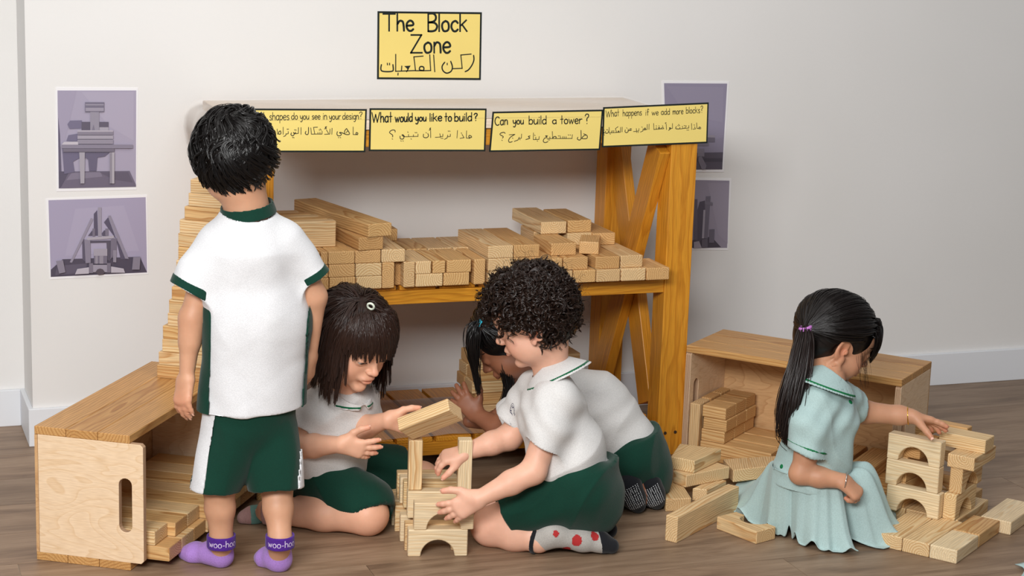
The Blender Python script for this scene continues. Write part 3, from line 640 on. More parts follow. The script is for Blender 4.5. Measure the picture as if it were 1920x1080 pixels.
photo('laminated photo of a block table with a small tower, upper left wall', [(104.5, 164), (259, 165), (256, 355.5), (106.5, 359)], ((160, 152, 182), [(65, 75), (825, 75), (822, 1003), (78, 1020)]), (95, 155), 5.143, [
    ((165, 157, 186), [(300, 90), (800, 90), (800, 560), (560, 420)]), ((154, 146, 177), [(70, 78), (250, 78), (140, 560), (72, 620)]), ((92, 86, 116), [(72, 330), (90, 500), (110, 1000), (78, 1018)]),
    ((84, 78, 106), [(80, 855), (180, 855), (95, 1015), (78, 1018)]), ((104, 96, 124), [(180, 855), (760, 850), (822, 985), (822, 1003), (95, 1018)]), ((122, 114, 142), [(200, 870), (480, 862), (500, 905), (150, 940)]), ((92, 85, 112), [(470, 862), (745, 860), (790, 960), (600, 930)]),
    ((110, 104, 138), [(160, 400), (185, 365), (300, 362), (300, 440), (180, 445)]), ((110, 104, 138), [(150, 560), (170, 505), (260, 490), (260, 565)]), ((104, 98, 132), [(110, 640), (285, 640), (285, 720), (215, 760), (230, 860), (130, 880)]), ((98, 92, 124), [(325, 672), (565, 672), (520, 710), (450, 720), (440, 850), (370, 850), (360, 740), (330, 720)]),
    ((90, 84, 110), rect(296, 376, 385, 460)), ((92, 86, 112), rect(468, 376, 556, 428)), ((160, 154, 176), rect(468, 428, 556, 458)), ((142, 136, 160), rect(380, 280, 465, 458)), ((118, 112, 138), [(395, 458), (412, 400), (425, 458)]), ((112, 106, 134), rect(328, 186, 514, 280)), ((150, 143, 168), rect(334, 206, 510, 216)), ((148, 141, 166), rect(334, 240, 510, 272)),
    ((168, 160, 182), rect(256, 456, 600, 472)), ((128, 121, 146), rect(256, 472, 600, 502)), ((158, 151, 174), rect(256, 506, 600, 540)), ((140, 133, 158), rect(256, 546, 600, 588)), ((186, 179, 198), [(125, 568), (260, 566), (262, 594), (100, 598)]), ((130, 123, 150), rect(100, 594, 788, 630)), ((112, 105, 130), rect(118, 632, 610, 664)), ((158, 152, 172), [(272, 668), (326, 668), (322, 968), (284, 968)]), ((134, 128, 150), rect(566, 668, 588, 968)), ((166, 160, 178), rect(588, 668, 610, 968))])
photo('laminated photo of a pointed block building with leaning planks, lower left wall', [(86, 373), (276, 365.5), (278.5, 514), (93.5, 524)], ((158, 150, 184), [(100, 98), (1258, 62), (1275, 958), (128, 1012)]), (75, 360), 6.3535, [
    ((163, 155, 188), [(420, 200), (1000, 160), (1180, 700), (300, 760)]), ((74, 68, 94), [(128, 925), (270, 800), (1190, 770), (1274, 955), (128, 1010)]), ((90, 83, 110), [(200, 880), (560, 850), (540, 960), (180, 990)]),
    ((84, 78, 108), [(640, 520), (640, 260), (680, 215), (690, 520)]), ((84, 78, 108), [(760, 360), (810, 300), (900, 540), (1040, 800), (960, 800), (905, 560)]), ((88, 82, 110), [(500, 560), (530, 560), (540, 830), (505, 800)]), ((80, 74, 100), [(590, 580), (860, 575), (860, 600), (600, 606)]), ((84, 78, 104), [(790, 590), (840, 590), (840, 820), (800, 810)]), ((84, 78, 106), [(570, 520), (620, 455), (640, 520)]), ((84, 78, 106), [(735, 490), (760, 455), (780, 455), (780, 520), (740, 520)]),
    ((140, 133, 160), [(605, 305), (635, 320), (380, 840), (352, 835)]), ((136, 129, 156), [(806, 282), (838, 276), (1055, 795), (1012, 790)]), ((146, 139, 164), rect(688, 180, 730, 525)), ((112, 105, 132), rect(622, 432, 654, 525)), ((116, 109, 136), rect(775, 432, 812, 518)), ((164, 157, 178), [(555, 540), (878, 515), (878, 548), (556, 572)]),
    ((130, 123, 150), [(525, 560), (596, 572), (602, 840), (540, 845)]), ((112, 105, 132), [(840, 560), (912, 545), (908, 690), (838, 800)]), ((136, 129, 154), [(868, 690), (908, 690), (905, 835), (868, 830)]), ((156, 149, 172), rect(636, 672, 798, 755)), ((110, 103, 130), rect(640, 755, 796, 850)), ((140, 133, 156), rect(655, 755, 685, 850)), ((140, 133, 156), rect(705, 755, 750, 850)),
    ((148, 141, 166), rect(628, 862, 800, 950)), ((80, 72, 92), [(655, 950), (680, 915), (712, 905), (745, 915), (770, 950), (745, 978), (690, 982)]), ((118, 111, 136), rect(580, 842, 628, 960)), ((114, 107, 132), rect(794, 840, 838, 955)), ((178, 171, 192), [(440, 910), (578, 890), (578, 966), (412, 975)]), ((178, 171, 192), [(842, 880), (990, 905), (1008, 955), (842, 955)]), ((130, 123, 148), [(185, 815), (270, 805), (298, 950), (225, 965)]), ((128, 121, 146), [(1105, 770), (1192, 765), (1180, 918), (1090, 918)])])
photo('laminated photo partly behind the right-hand yellow sign, upper right wall', [(1241.5, 152), (1367, 153), (1357, 322.5), (1246, 322)], ((138, 131, 162), [(135, 78), (490, 80), (462, 563), (150, 565)]), (1200, 130), 3, [
    ((142, 135, 165), [(150, 95), (470, 100), (465, 300), (250, 250)]), ((134, 127, 157), [(240, 440), (470, 380), (464, 470), (240, 480)]), ((84, 77, 100), [(230, 470), (466, 466), (462, 562), (230, 563)]), ((70, 64, 86), [(240, 500), (463, 500), (462, 520), (240, 520)]), ((140, 133, 156), [(240, 360), (420, 370), (420, 384), (240, 378)]), ((104, 98, 122), rect(240, 384, 420, 410)), ((116, 109, 132), rect(250, 412, 385, 430)), ((124, 117, 140), rect(322, 446, 360, 490)), ((118, 111, 134), [(326, 492), (345, 490), (372, 540), (366, 562), (345, 562), (326, 515)])])
photo('laminated photo of tall block columns beside the orange post, lower right wall', [(1252, 334), (1371.5, 335), (1365, 469), (1256, 468)], ((140, 132, 158), [(165, 620), (503, 626), (490, 1004), (180, 1006)]), (1200, 130), 3, [
    ((145, 137, 163), [(380, 640), (500, 640), (492, 980), (440, 930)]), ((68, 62, 84), [(250, 970), (400, 940), (455, 1000), (300, 1006)]), ((78, 72, 96), [(310, 980), (320, 800), (335, 745), (365, 738), (360, 950)]), ((92, 86, 110), rect(300, 730, 322, 960)), ((104, 98, 122), [(370, 715), (396, 712), (380, 950), (352, 950)]), ((110, 104, 128), [(362, 742), (408, 748), (408, 764), (362, 758)]), ((150, 143, 166), [(355, 790), (366, 790), (358, 950), (346, 950)]), ((98, 92, 116), [(388, 900), (418, 898), (415, 975), (386, 975)]), ((92, 86, 108), [(345, 955), (378, 950), (378, 1002), (345, 1002)]), ((150, 142, 164), [(300, 970), (330, 965), (345, 1003), (300, 1005)])])
# ---------------------------------------------------------------- figures: implicit surfaces -> one continuous mesh
HD = Vector((-math.sin(YAW), math.cos(YAW), 0))          # horizontal viewing direction
def Hp(px, py, hd): d = ray(px, py); return CAM + d*((hd-CAM.dot(HD))/d.dot(HD))
A_ = lambda v: np.asarray(v, dtype=np.float32)
def nrm(v): v = np.asarray(v, dtype=np.float64); return v/np.linalg.norm(v)
class Prim:
    """rounded cone (a,b,ra,rb) with optional flattening along n, or an ellipsoid (c, R, r)"""
    def __init__(s, kind, k=.01, op='u', **kw): s.kind, s.k, s.op = kind, k, op; s.__dict__.update(kw)
    def bbox(s, g):
        if s.kind == 'c':
            lo = np.minimum(s.a-s.ra, s.b-s.rb); hi = np.maximum(s.a+s.ra, s.b+s.rb)
        else:
            e = np.sqrt(((s.R*s.r)**2).sum(1)); lo, hi = s.c-e, s.c+e
        return lo-g, hi+g
    def d(s, X, Y, Z, infl=0.):
        if s.kind == 'c':
            a, b = A_(s.a), A_(s.b)
            x, y, z = X-a[0], Y-a[1], Z-a[2]; bx, by, bz = b-a
            if s.n is not None:
                n = A_(s.n); q = np.float32(1/s.f-1); t = (x*n[0]+y*n[1]+z*n[2])*q
                x, y, z = x+n[0]*t, y+n[1]*t, z+n[2]*t
                tb = (bx*n[0]+by*n[1]+bz*n[2])*q; bx, by, bz = bx+n[0]*tb, by+n[1]*tb, bz+n[2]*tb
            L = np.float32(bx*bx+by*by+bz*bz+1e-12)
            h = np.clip((x*bx+y*by+z*bz)/L, 0, 1)
            d = np.sqrt((x-bx*h)**2+(y-by*h)**2+(z-bz*h)**2)
            if s.n is not None: d = d*np.float32(.5+.5*s.f)   # keep the field roughly metric
            r = (s.ra+(s.rb-s.ra)*h)
            if s.n is not None: r = r*np.float32(.5+.5*s.f)
            return d-r-np.float32(infl)
        c, R, r = A_(s.c), A_(s.R), A_(s.r)+np.float32(infl)
        x, y, z = X-c[0], Y-c[1], Z-c[2]
        u = [(x*R[0, i]+y*R[1, i]+z*R[2, i]) for i in range(3)]
        k0 = np.sqrt((u[0]/r[0])**2+(u[1]/r[1])**2+(u[2]/r[2])**2)
        k1 = np.sqrt((u[0]/r[0]**2)**2+(u[1]/r[1]**2)**2+(u[2]/r[2]**2)**2)+np.float32(1e-6)
        return k0*(k0-1)/k1
def cone(a, b, ra, rb=None, k=.012, op='u', n=None, f=1.):
    return Prim('c', k, op, a=np.array(a, float), b=np.array(b, float), ra=ra, rb=ra if rb is None else rb, n=None if n is None else nrm(n), f=f)
def ell(c, r, R=None, k=.012, op='u'):
    return Prim('e', k, op, c=np.array(c, float), r=np.array(r, float), R=np.eye(3) if R is None else np.array(R, float))
def chain(pts, rad, k=.012, **kw): return [cone(pts[i], pts[i+1], rad[i], rad[i+1], k, **kw) for i in range(len(pts)-1)]
def axis(lo, hi, h, fine=()):
    """grid coordinates with step h, finer inside the given (lo, hi, step) intervals"""
    out = [lo]; 
    while out[-1] < hi:
        st = h
        for a, b, s in fine:
            if a <= out[-1] < b: st = min(st, s)
        out.append(out[-1]+st)
    return np.array(out, np.float32)
class Field:
    def __init__(s, prims, h=.003, pad=.012, fine=((), (), ()), infl=0., box=None):
        if box is None:
            B = [p.bbox(pad+infl) for p in prims if p.op == 'u']; lo = np.min([b[0] for b in B], 0); hi = np.max([b[1] for b in B], 0)
        else: lo, hi = box
        s.ax = [axis(lo[i], hi[i], h, fine[i]) for i in range(3)]; s.h = h
        s.F = np.full([len(a) for a in s.ax], .05, np.float32)
        for p in prims: s.add(p, infl if p.op == 'u' else 0)
    def sl(s, lo, hi):
        I = [(max(0, int(np.searchsorted(s.ax[i], lo[i]))-1), min(len(s.ax[i]), int(np.searchsorted(s.ax[i], hi[i]))+1)) for i in range(3)]
        if any(b-a < 1 for a, b in I): return None
        S = tuple(slice(a, b) for a, b in I)
        return S, s.ax[0][S[0]][:, None, None], s.ax[1][S[1]][None, :, None], s.ax[2][S[2]][None, None, :]
    def add(s, p, infl=0.):
        r = s.sl(*p.bbox(max(p.k, .004)+infl+2.5*s.h))
        if r is None: return
        S, X, Y, Z = r; d = p.d(X, Y, Z, infl); F = s.F[S]; k = np.float32(max(p.k, 1e-5))
        if p.op == 'u':
            h = np.clip(k-np.abs(F-d), 0, None)/k; s.F[S] = np.minimum(F, d)-h*h*k*np.float32(.25)
        else:
            d = -d; h = np.clip(k-np.abs(F-d), 0, None)/k; s.F[S] = np.maximum(F, d)+h*h*k*np.float32(.25)
    def grid(s): return s.ax[0][:, None, None], s.ax[1][None, :, None], s.ax[2][None, None, :]
    def cut(s, p, n, k=0):
        """keep the side of the plane the normal points away from"""
        X, Y, Z = s.grid(); n = nrm(n); d = ((X-np.float32(p[0]))*np.float32(n[0])+(Y-np.float32(p[1]))*np.float32(n[1])+(Z-np.float32(p[2]))*np.float32(n[2]))
        s.F = np.maximum(s.F, d); return s
    def mesh(s):
        F = s.F; sg = F < 0
        n = F.shape
        c = sum(sg[i:n[0]-1+i, j:n[1]-1+j, k:n[2]-1+k].astype(np.int8) for i in (0, 1) for j in (0, 1) for k in (0, 1))
        act = (c > 0) & (c < 8)
        idx = np.full(act.shape, -1, np.int64); ii = np.argwhere(act); idx[act] = np.arange(len(ii))
        i, j, k = ii.T
        acc = np.zeros((len(ii), 3)); cnt = np.zeros(len(ii))
        corner = lambda a, b, d: F[i+a, j+b, k+d]
        for ax_ in range(3):
            for u in (0, 1):
                for v in (0, 1):
                    o = [0, 0, 0]; e = [0, 0, 0]
                    o[(ax_+1) % 3] = e[(ax_+1) % 3] = u; o[(ax_+2) % 3] = e[(ax_+2) % 3] = v; e[ax_] = 1
                    f0, f1 = corner(*o), corner(*e); m = (f0 < 0) != (f1 < 0)
                    t = np.where(m, f0/np.where(m, f0-f1, 1), 0)
                    P = np.zeros((len(ii), 3)); P[:] = o; P[:, ax_] = t
                    acc += P*m[:, None]; cnt += m
        loc = acc/cnt[:, None]; V = np.empty((len(ii), 3))
        for a in range(3):
            g = s.ax[a]; q = ii[:, a]; V[:, a] = g[q]+(g[q+1]-g[q])*loc[:, a]
        Q = []
        for ax_ in range(3):
            b_, c_ = (ax_+1) % 3, (ax_+2) % 3
            sh = list(n); sl0 = [slice(1, n[d]-1) for d in range(3)]; sl0[ax_] = slice(0, n[ax_]-1)
            sl1 = list(sl0); sl1[ax_] = slice(1, n[ax_])
            a0, a1_ = sg[tuple(sl0)], sg[tuple(sl1)]; m = a0 != a1_
            e = np.argwhere(m); e[:, b_] += 1; e[:, c_] += 1
            def cell(db, dc):
                q = e.copy(); q[:, b_] -= db; q[:, c_] -= dc; return idx[q[:, 0], q[:, 1], q[:, 2]]
            quad = np.stack([cell(1, 1), cell(0, 1), cell(0, 0), cell(1, 0)], 1)
            inside = a0[m]
            quad[~inside] = quad[~inside][:, ::-1]; Q.append(quad)
        return V, np.concatenate(Q)
def vnormals(V, Q):
    T = V[Q]; fn = np.cross(T[:, 2]-T[:, 0], T[:, 3]-T[:, 1]); N_ = np.zeros_like(V)
    for a in range(4): np.add.at(N_, Q[:, a], fn)
    return N_/(np.linalg.norm(N_, axis=1)[:, None]+1e-12)
def smooth_mesh(V, Q, it=1, lam=.5):
    E_ = np.concatenate([Q[:, [0, 1]], Q[:, [1, 2]], Q[:, [2, 3]], Q[:, [3, 0]]]); n = len(V)
    for _ in range(it):
        S = np.zeros_like(V); c = np.zeros(n)
        for a in range(3): S[:, a] = np.bincount(E_[:, 0], V[E_[:, 1], a], n)+np.bincount(E_[:, 1], V[E_[:, 0], a], n)
        c = np.bincount(E_[:, 0], minlength=n)+np.bincount(E_[:, 1], minlength=n)
        V = V+(S/np.maximum(c, 1)[:, None]-V)*lam
    return V
def fast_mesh(name, V, Q, mat, parent, col=None):
    off = wl(parent) if parent is not None else Vector()
    me = bpy.data.meshes.new(name); V = V-np.array(off); k = Q.shape[1]
    me.vertices.add(len(V)); me.vertices.foreach_set('co', V.astype(np.float32).ravel())
    me.loops.add(Q.size); me.loops.foreach_set('vertex_index', Q.astype(np.int32).ravel())
    me.polygons.add(len(Q)); me.polygons.foreach_set('loop_start', np.arange(len(Q), dtype=np.int32)*k)
    me.polygons.foreach_set('use_smooth', np.ones(len(Q), dtype=bool))
    me.materials.append(mat); me.update(calc_edges=True)
    if col is not None:
        at = me.color_attributes.new('tone', 'FLOAT_COLOR', 'POINT')
        at.data.foreach_set('color', np.concatenate([col, np.ones((len(col), 1))], 1).astype(np.float32).ravel())
    o = bpy.data.objects.new(name, me); link(o, parent); return o
def thin(o, ratio):
    md = o.modifiers.new('fewer_faces', 'DECIMATE'); md.ratio = ratio
def sinnoise(P, f, seed=0):
    """cheap smooth noise in -1..1"""
    r = np.random.RandomState(seed); out = 0
    for _ in range(5):
        d = r.normal(size=3); d /= np.linalg.norm(d); q = r.normal(size=3); q /= np.linalg.norm(q)
        out = out+np.sin(P@d*f*r.uniform(.7, 1.4)+1.3*np.sin(P@q*f*r.uniform(.4, .9)+r.uniform(0, 6))+r.uniform(0, 6))
    return out/3.2
def cloth(name, F, mat, parent, fold=0., ff=55, seed=0, extra=None, sm=1):
    V, Q = F.mesh(); V = smooth_mesh(V, Q, sm)
    n = vnormals(V, Q)
    if fold: V = V+n*(fold*sinnoise(V, ff, seed)+fold*.35*sinnoise(V, ff*2.6, seed+7))[:, None]
    if extra is not None: V = V+n*extra(V)[:, None]
    o = fast_mesh(name, V, Q, mat, parent)
    if len(Q) > 9000: thin(o, .5)
    return o
# ---------------------------------------------------------------- skin, cloth, hair materials
def skin_mat(name, rgb, rough=.5):
    mt, nt, b = mat_new(name, rough, .4); L = nt.links
    at = N(nt, 'ShaderNodeAttribute', attribute_name='tone'); tc = N(nt, 'ShaderNodeTexCoord')
    nz = N(nt, 'ShaderNodeTexNoise', Scale=28, Detail=3); L.new(tc.outputs['Object'], nz.inputs['Vector'])
    r = ramp(nt, nz.outputs[0], [(.3, (.93, .9, .89)), (.7, (1.04, 1.03, 1.03))])
    c = mixc(nt, 1.0, s2l(rgb), at.outputs['Color'], 'MULTIPLY'); c = mixc(nt, 1.0, c, r.outputs[0], 'MULTIPLY'); L.new(c, b.inputs['Base Color'])
    b.inputs['Subsurface Weight'].default_value = .22; b.inputs['Subsurface Radius'].default_value = (1, .38, .22); b.inputs['Subsurface Scale'].default_value = .006
    n2 = N(nt, 'ShaderNodeTexNoise', Scale=700); L.new(tc.outputs['Object'], n2.inputs['Vector'])
    bp = N(nt, 'ShaderNodeBump', Strength=.08, Distance=.001); L.new(n2.outputs[0], bp.inputs['Height']); L.new(bp.outputs[0], b.inputs['Normal'])
    return mt
def fabric(name, rgb, weave=900, bump=.25, rough=.85, vary=.03):
    mt, nt, b = mat_new(name, rough, .2); L = nt.links; c = s2l(rgb)
    tc = N(nt, 'ShaderNodeTexCoord')
    nz = N(nt, 'ShaderNodeTexNoise', Scale=9, Detail=3); L.new(tc.outputs['Object'], nz.inputs['Vector'])
    r = ramp(nt, nz.outputs[0], [(.3, [v*(1-vary) for v in c]), (.7, [min(1, v*(1+vary)) for v in c])]); 
    w1 = N(nt, 'ShaderNodeTexVoronoi', Scale=weave*.55); L.new(tc.outputs['Object'], w1.inputs['Vector'])
    rr = ramp(nt, w1.outputs['Distance'], [(.0, (.86, .86, .86)), (.6, (1.03, 1.03, 1.03))])
    L.new(mixc(nt, 1.0, r.outputs[0], rr.outputs[0], 'MULTIPLY'), b.inputs['Base Color'])
    bp = N(nt, 'ShaderNodeBump', Strength=bump, Distance=.001); L.new(w1.outputs['Distance'], bp.inputs['Height']); L.new(bp.outputs[0], b.inputs['Normal'])
    b.inputs['Sheen Weight'].default_value = .15
    return mt
def hair_mat(name, rgb, rough=.34, spec=.32):
    mt, nt, b = mat_new(name, rough, spec); at = N(nt, 'ShaderNodeAttribute', attribute_name='tone')
    nt.links.new(mixc(nt, 1.0, s2l(rgb), at.outputs['Color'], 'MULTIPLY'), b.inputs['Base Color']); return mt
M_WHITE = fabric('white_knit_cotton', (222, 222, 224), 850, .2, vary=.015)
M_POLO = fabric('white_pique_cotton', (214, 212, 210), 750, .3, vary=.015)
M_GREEN = fabric('bottle_green_jersey', (6, 54, 41), 800, .25, vary=.08)
M_GREEN2 = fabric('green_piping_cloth', (16, 96, 62), 800, .2)
# ---------------------------------------------------------------- anatomy
def frame(fwd, up):
    f = nrm(fwd); u = np.asarray(up, float); u = nrm(u-f*np.dot(u, f)); r = np.cross(f, u); return np.stack([r, f, u], 1)    # columns: right, forward, up
def head_prims(C, R, s=1., neck=None, nr=.034, ears=(1, 1), lid=.35, nose=1., mouth=0., cheek=1., back=.090):
    C = np.array(C, float); P = lambda x, y, z: C+R@(np.array([x, y, z])*s)
    E = lambda x, y, z, a, b, c, k=.014, op='u', R2=None: ell(P(x, y, z), np.array([a, b, c])*s, R if R2 is None else R@R2, k*s, op)
    pr = [E(0, -.014+(.090-back), .030, .071, back, .073), E(0, .022, .012, .061, .066, .062, .02), E(0, .030, -.034, .050, .050, .056, .02)]
    for q in (-1, 1):
        pr += [E(q*.034, .046, -.034, .0255*cheek, .024, .027, .018), E(q*.030, .020, -.05, .03, .035, .028, .02)]
    pr += [E(0, .066, -.077, .018, .015, .014, .016), E(0, .060, .036, .044, .028, .034, .02)]
    for q in (-1, 1): pr += [E(q*.0305, .0905, .000, .0165, .0085, .0095, .010, 's')]
    pr += [cone(P(0, .082, .004), P(0, .0955*nose, -.0195), .0062*s, .0078*s, .010*s), E(0, .0975*nose, -.0215, .0085, .008, .0072, .006)]
    for q in (-1, 1): pr += [E(q*.0088, .0895, -.0245, .0062, .0075, .0056, .005), E(q*.0045, .0965, -.0290, .0026, .0035, .0025, .002, 's')]
    pr += [E(0, .081, -.0455, .020, .0095, .010, .012), E(0, .0865, -.0435, .0160, .0062, .0052, .005), E(q*0, .0855, -.0535, .0130, .0065, .0056, .005)]
    pr += [E(0, .0925, -.0487, .0185, .0085, .0011+mouth, .0022, 's')]
    pr += [E(0, .079, -.0632, .013, .008, .005, .01, 's')]
    eyes = []
    for q in (-1, 1):
        ec = P(q*.0300, .0705, -.0005); eyes.append(ec)
        pr += [Prim('lid', .0035*s, 'u', c=ec, R=R, r=.0136*s, open=lid, sc=s)]
    for q, e in zip((-1, 1), ears):
        if not e: continue
        a = .32; ry = np.array([[math.cos(.35*q), -math.sin(.35*q), 0], [math.sin(.35*q), math.cos(.35*q), 0], [0, 0, 1]]); rx = np.array([[1, 0, 0], [0, math.cos(a), math.sin(a)], [0, -math.sin(a), math.cos(a)]])
        Q2 = ry@rx
        pr += [E(q*.0725, -.010, -.006, .0062, .0165, .0265, .004, 'u', Q2), E(q*.0775, -.0085, -.002, .0045, .0105, .0175, .004, 's', Q2), E(q*.0745, -.0075, -.012, .005, .0062, .0095, .0035, 's', Q2), E(q*.0722, .0005, -.029, .0052, .0068, .0085, .004, 'u', Q2), E(q*.0738, .0025, -.011, .0032, .0042, .0062, .003, 'u', Q2)]
    if neck is not None: pr += [cone(P(0, -.024, -.035), neck, nr*s, nr*1.06, .03)]
    return pr, eyes, P
_old_bbox, _old_d = Prim.bbox, Prim.d
def _bbox(s, g):
    if s.kind == 'lid': return s.c-s.r-g, s.c+s.r+g
    return _old_bbox(s, g)
def _d(s, X, Y, Z, infl=0.):
    if s.kind == 'lid':                                    # eyelids: a ball round the eye with an almond opening
        c, R = A_(s.c), A_(s.R); x, y, z = X-c[0], Y-c[1], Z-c[2]
        u = [(x*R[0, i]+y*R[1, i]+z*R[2, i])/np.float32(s.sc) for i in range(3)]
        d = np.sqrt(u[0]**2+u[1]**2+u[2]**2)*np.float32(s.sc)-np.float32(s.r)
        hw = .0118; q = np.clip(1-(u[0]/hw)**2, 0, 1)
        top = np.float32(.0062*s.open*2-.0042)*q+np.float32(-.0008)*(1-q); bot = np.float32(-.0052)*q+np.float32(-.0014)*(1-q)
        hole = np.maximum(np.maximum(u[2]-top, bot-u[2]), np.abs(u[0])-np.float32(hw)); hole = np.maximum(hole, np.float32(.004)-u[1])
        return np.maximum(d, -hole*np.float32(s.sc))
    return _old_d(s, X, Y, Z, infl)
Prim.bbox, Prim.d = _bbox, _d
def hand_prims(Wr, D, Pn, s=1., side=1, curl=(.25, .3, .35, .4), spread=.10, thumb=(.75, .35, .3), tcurl=.35, wr=.0185, flat=.62, tips=None):
    """Wr wrist, D direction of the fingers, Pn palm normal (out of the palm). side=+1: thumb towards D x Pn"""
    Wr = np.array(Wr, float); D = nrm(D); Pn = np.asarray(Pn, float); Pn = nrm(Pn-D*np.dot(Pn, D)); A = np.cross(D, Pn)*side
    pr = []; pl = .047*s
    base = [.0165, .0058, -.0052, -.0155]; ln = [.041, .045, .0415, .033]; rd = [.0071, .0073, .0069, .0062]; up = [0, .002, .0005, -.003]
    for i in range(4):
        K = Wr+A*base[i]*s+D*(pl+up[i]*s)
        pr.append(cone(Wr+A*base[i]*.55*s+D*.004*s, K, .0125*s, .0098*s, .011*s, n=Pn, f=.78))
    for i in range(4):
        K = Wr+A*base[i]*s+D*(pl+up[i]*s); c = curl[i] if not isinstance(curl[i], tuple) else curl[i][0]
        ang = [c*.9, c*1.15, c*.75] if not isinstance(curl[i], tuple) else list(curl[i])
        d = nrm(D+A*(1.5-i)*spread); th = 0; p = K-d*.004*s; pts = [p]
        for j, q in enumerate((.47, .30, .25)):
            th += ang[j]; v = d*math.cos(th)+Pn*math.sin(th); p = p+v*ln[i]*q*s*1.06; pts.append(p)
        r = rd[i]*s
        pr += chain(pts, [r*1.04, r*.98, r*.9, r*.8], .0028*s)
        if tips is not None: tips.append((pts[-1], nrm(pts[-1]-pts[-2]), -(Pn*math.cos(th)-d*math.sin(th)), r*.8))
    a, b, c = thumb                                                     # out from the side, towards the palm, curl
    T0 = Wr+A*.011*s+D*.010*s+Pn*.003*s
    d1 = nrm(D*(1-a*.55)+A*a+Pn*b); T1 = T0+d1*.027*s; d2 = nrm(d1+D*tcurl+Pn*c*.4); T2 = T1+d2*.0215*s; d3 = nrm(d2+D*tcurl*.6+Pn*c*.3-A*.1); T3 = T2+d3*.017*s
    pr += [cone(T0, T1, .0125*s, .0092*s, .012*s)]+chain([T1, T2, T3], [.0086*s, .0078*s, .0066*s], .003*s)
    if tips is not None: tips.append((T3, d3, nrm(np.cross(d3, np.cross(A, D))), .0066*s))
    return pr
def eye_mesh(name, C, R, s, look, parent, iris=(58, 36, 24)):
    """eyeball with iris and pupil modelled as coloured rings"""
    rr = .0122*s; f = nrm(R@np.array(look)); u = nrm(R[:, 2]-f*np.dot(R[:, 2], f)); r = np.cross(f, u)
    V, Q, col = [], [], []
    nth, nph = 18, 20
    for i in range(nth+1):
        th = math.pi*i/nth
        for j in range(nph):
            ph = 2*math.pi*j/nph; V.append(np.array(C)+rr*(f*math.cos(th)+(r*math.cos(ph)+u*math.sin(ph))*math.sin(th)))
            col.append(s2l((12, 9, 8)) if th < .24 else s2l(iris) if th < .56 else s2l((228, 222, 218)))
    Q = [(i*nph+j, i*nph+(j+1) % nph, (i+1)*nph+(j+1) % nph, (i+1)*nph+j) for i in range(nth) for j in range(nph)]
    return fast_mesh(name, np.array(V), np.array(Q)[:, ::-1], M_EYE, parent, np.array(col))
M_EYE = (lambda t: (t[1].links.new(N(t[1], 'ShaderNodeAttribute', attribute_name='tone').outputs['Color'], t[2].inputs['Base Color']), t[0])[1])(mat_new('wet_eye', .12, .6))
def tubes(P, rad, sides=3, phase=0.):
    """P (n, m, 3) strands, rad (n, m) -> verts, quads"""
    n, m, _ = P.shape; T = np.gradient(P, axis=1); T /= np.linalg.norm(T, axis=2)[..., None]+1e-9
    ref = np.where(np.abs(T[..., 2:3]) > .9, np.array([1., 0, 0]), np.array([0, 0, 1.])); B = np.cross(T, ref); B /= np.linalg.norm(B, axis=2)[..., None]+1e-9; Nn = np.cross(B, T)
    V = np.empty((n, m, sides, 3))
    for k in range(sides):
        a = 2*math.pi*k/sides+phase; V[:, :, k] = P+(B*math.cos(a)+Nn*math.sin(a))*rad[..., None]
    idx = np.arange(n*m*sides).reshape(n, m, sides); q = []
    for k in range(sides):
        k2 = (k+1) % sides; q.append(np.stack([idx[:, :-1, k], idx[:, :-1, k2], idx[:, 1:, k2], idx[:, 1:, k]], -1).reshape(-1, 4))
    return V.reshape(-1, 3), np.concatenate(q)
def strands(name, P, r0, mat, parent, seed=0, sides=3, tip=.35, tone=.35, warm=.1, cen=None, m2=None):
    """hair strands: round tubes, or (cen given) ridged blades whose ridge faces away from cen"""
    n, m, _ = P.shape; rs = np.random.RandomState(seed)
    if m2:
        q = np.linspace(0, m-1, m2); a = np.minimum(q.astype(int), m-2); w = (q-a)[None, :, None]; P = P[:, a]*(1-w)+P[:, a+1]*w
        if cen is not None and np.ndim(cen) == 3: cen = cen[:, a]*(1-w)+cen[:, a+1]*w
        m = m2
    t = np.linspace(0, 1, m); prof = (1-(1-tip)*t**2)*np.minimum(1, .55+t*5)
    rad = r0*prof[None]*rs.uniform(.7, 1.25, (n, 1))
    if cen is None: V, Q = tubes(P, rad, sides)
    else:
        T = np.gradient(P, axis=1); T /= np.linalg.norm(T, axis=2)[..., None]+1e-9; Nn = P-cen; Nn = Nn-T*(Nn*T).sum(2)[..., None]; Nn /= np.linalg.norm(Nn, axis=2)[..., None]+1e-9
        Nn = Nn+np.cross(T, Nn)*rs.uniform(-.6, .6, (n, 1, 1)); Nn /= np.linalg.norm(Nn, axis=2)[..., None]; B = np.cross(T, Nn); R_ = rad[..., None]; sides = 3
        V = np.stack([P-B*R_-Nn*R_*.25, P+Nn*R_*.65, P+B*R_-Nn*R_*.25], 2).reshape(-1, 3); idx = np.arange(n*m*3).reshape(n, m, 3)
        Q = np.concatenate([np.stack([idx[:, :-1, k], idx[:, :-1, k+1], idx[:, 1:, k+1], idx[:, 1:, k]], -1).reshape(-1, 4) for k in (0, 1)])
    g = rs.uniform(1-tone, 1+tone, (n, 1, 1, 1)); w = rs.uniform(0, warm, (n, 1, 1, 1))
    col = np.concatenate([g*(1+w), g, g*(1-w)], 3)*np.ones((n, m, sides, 3))
    o = fast_mesh(name, V, Q, mat, parent, col.reshape(-1, 3)); o['kind'] = 'stuff'; return o
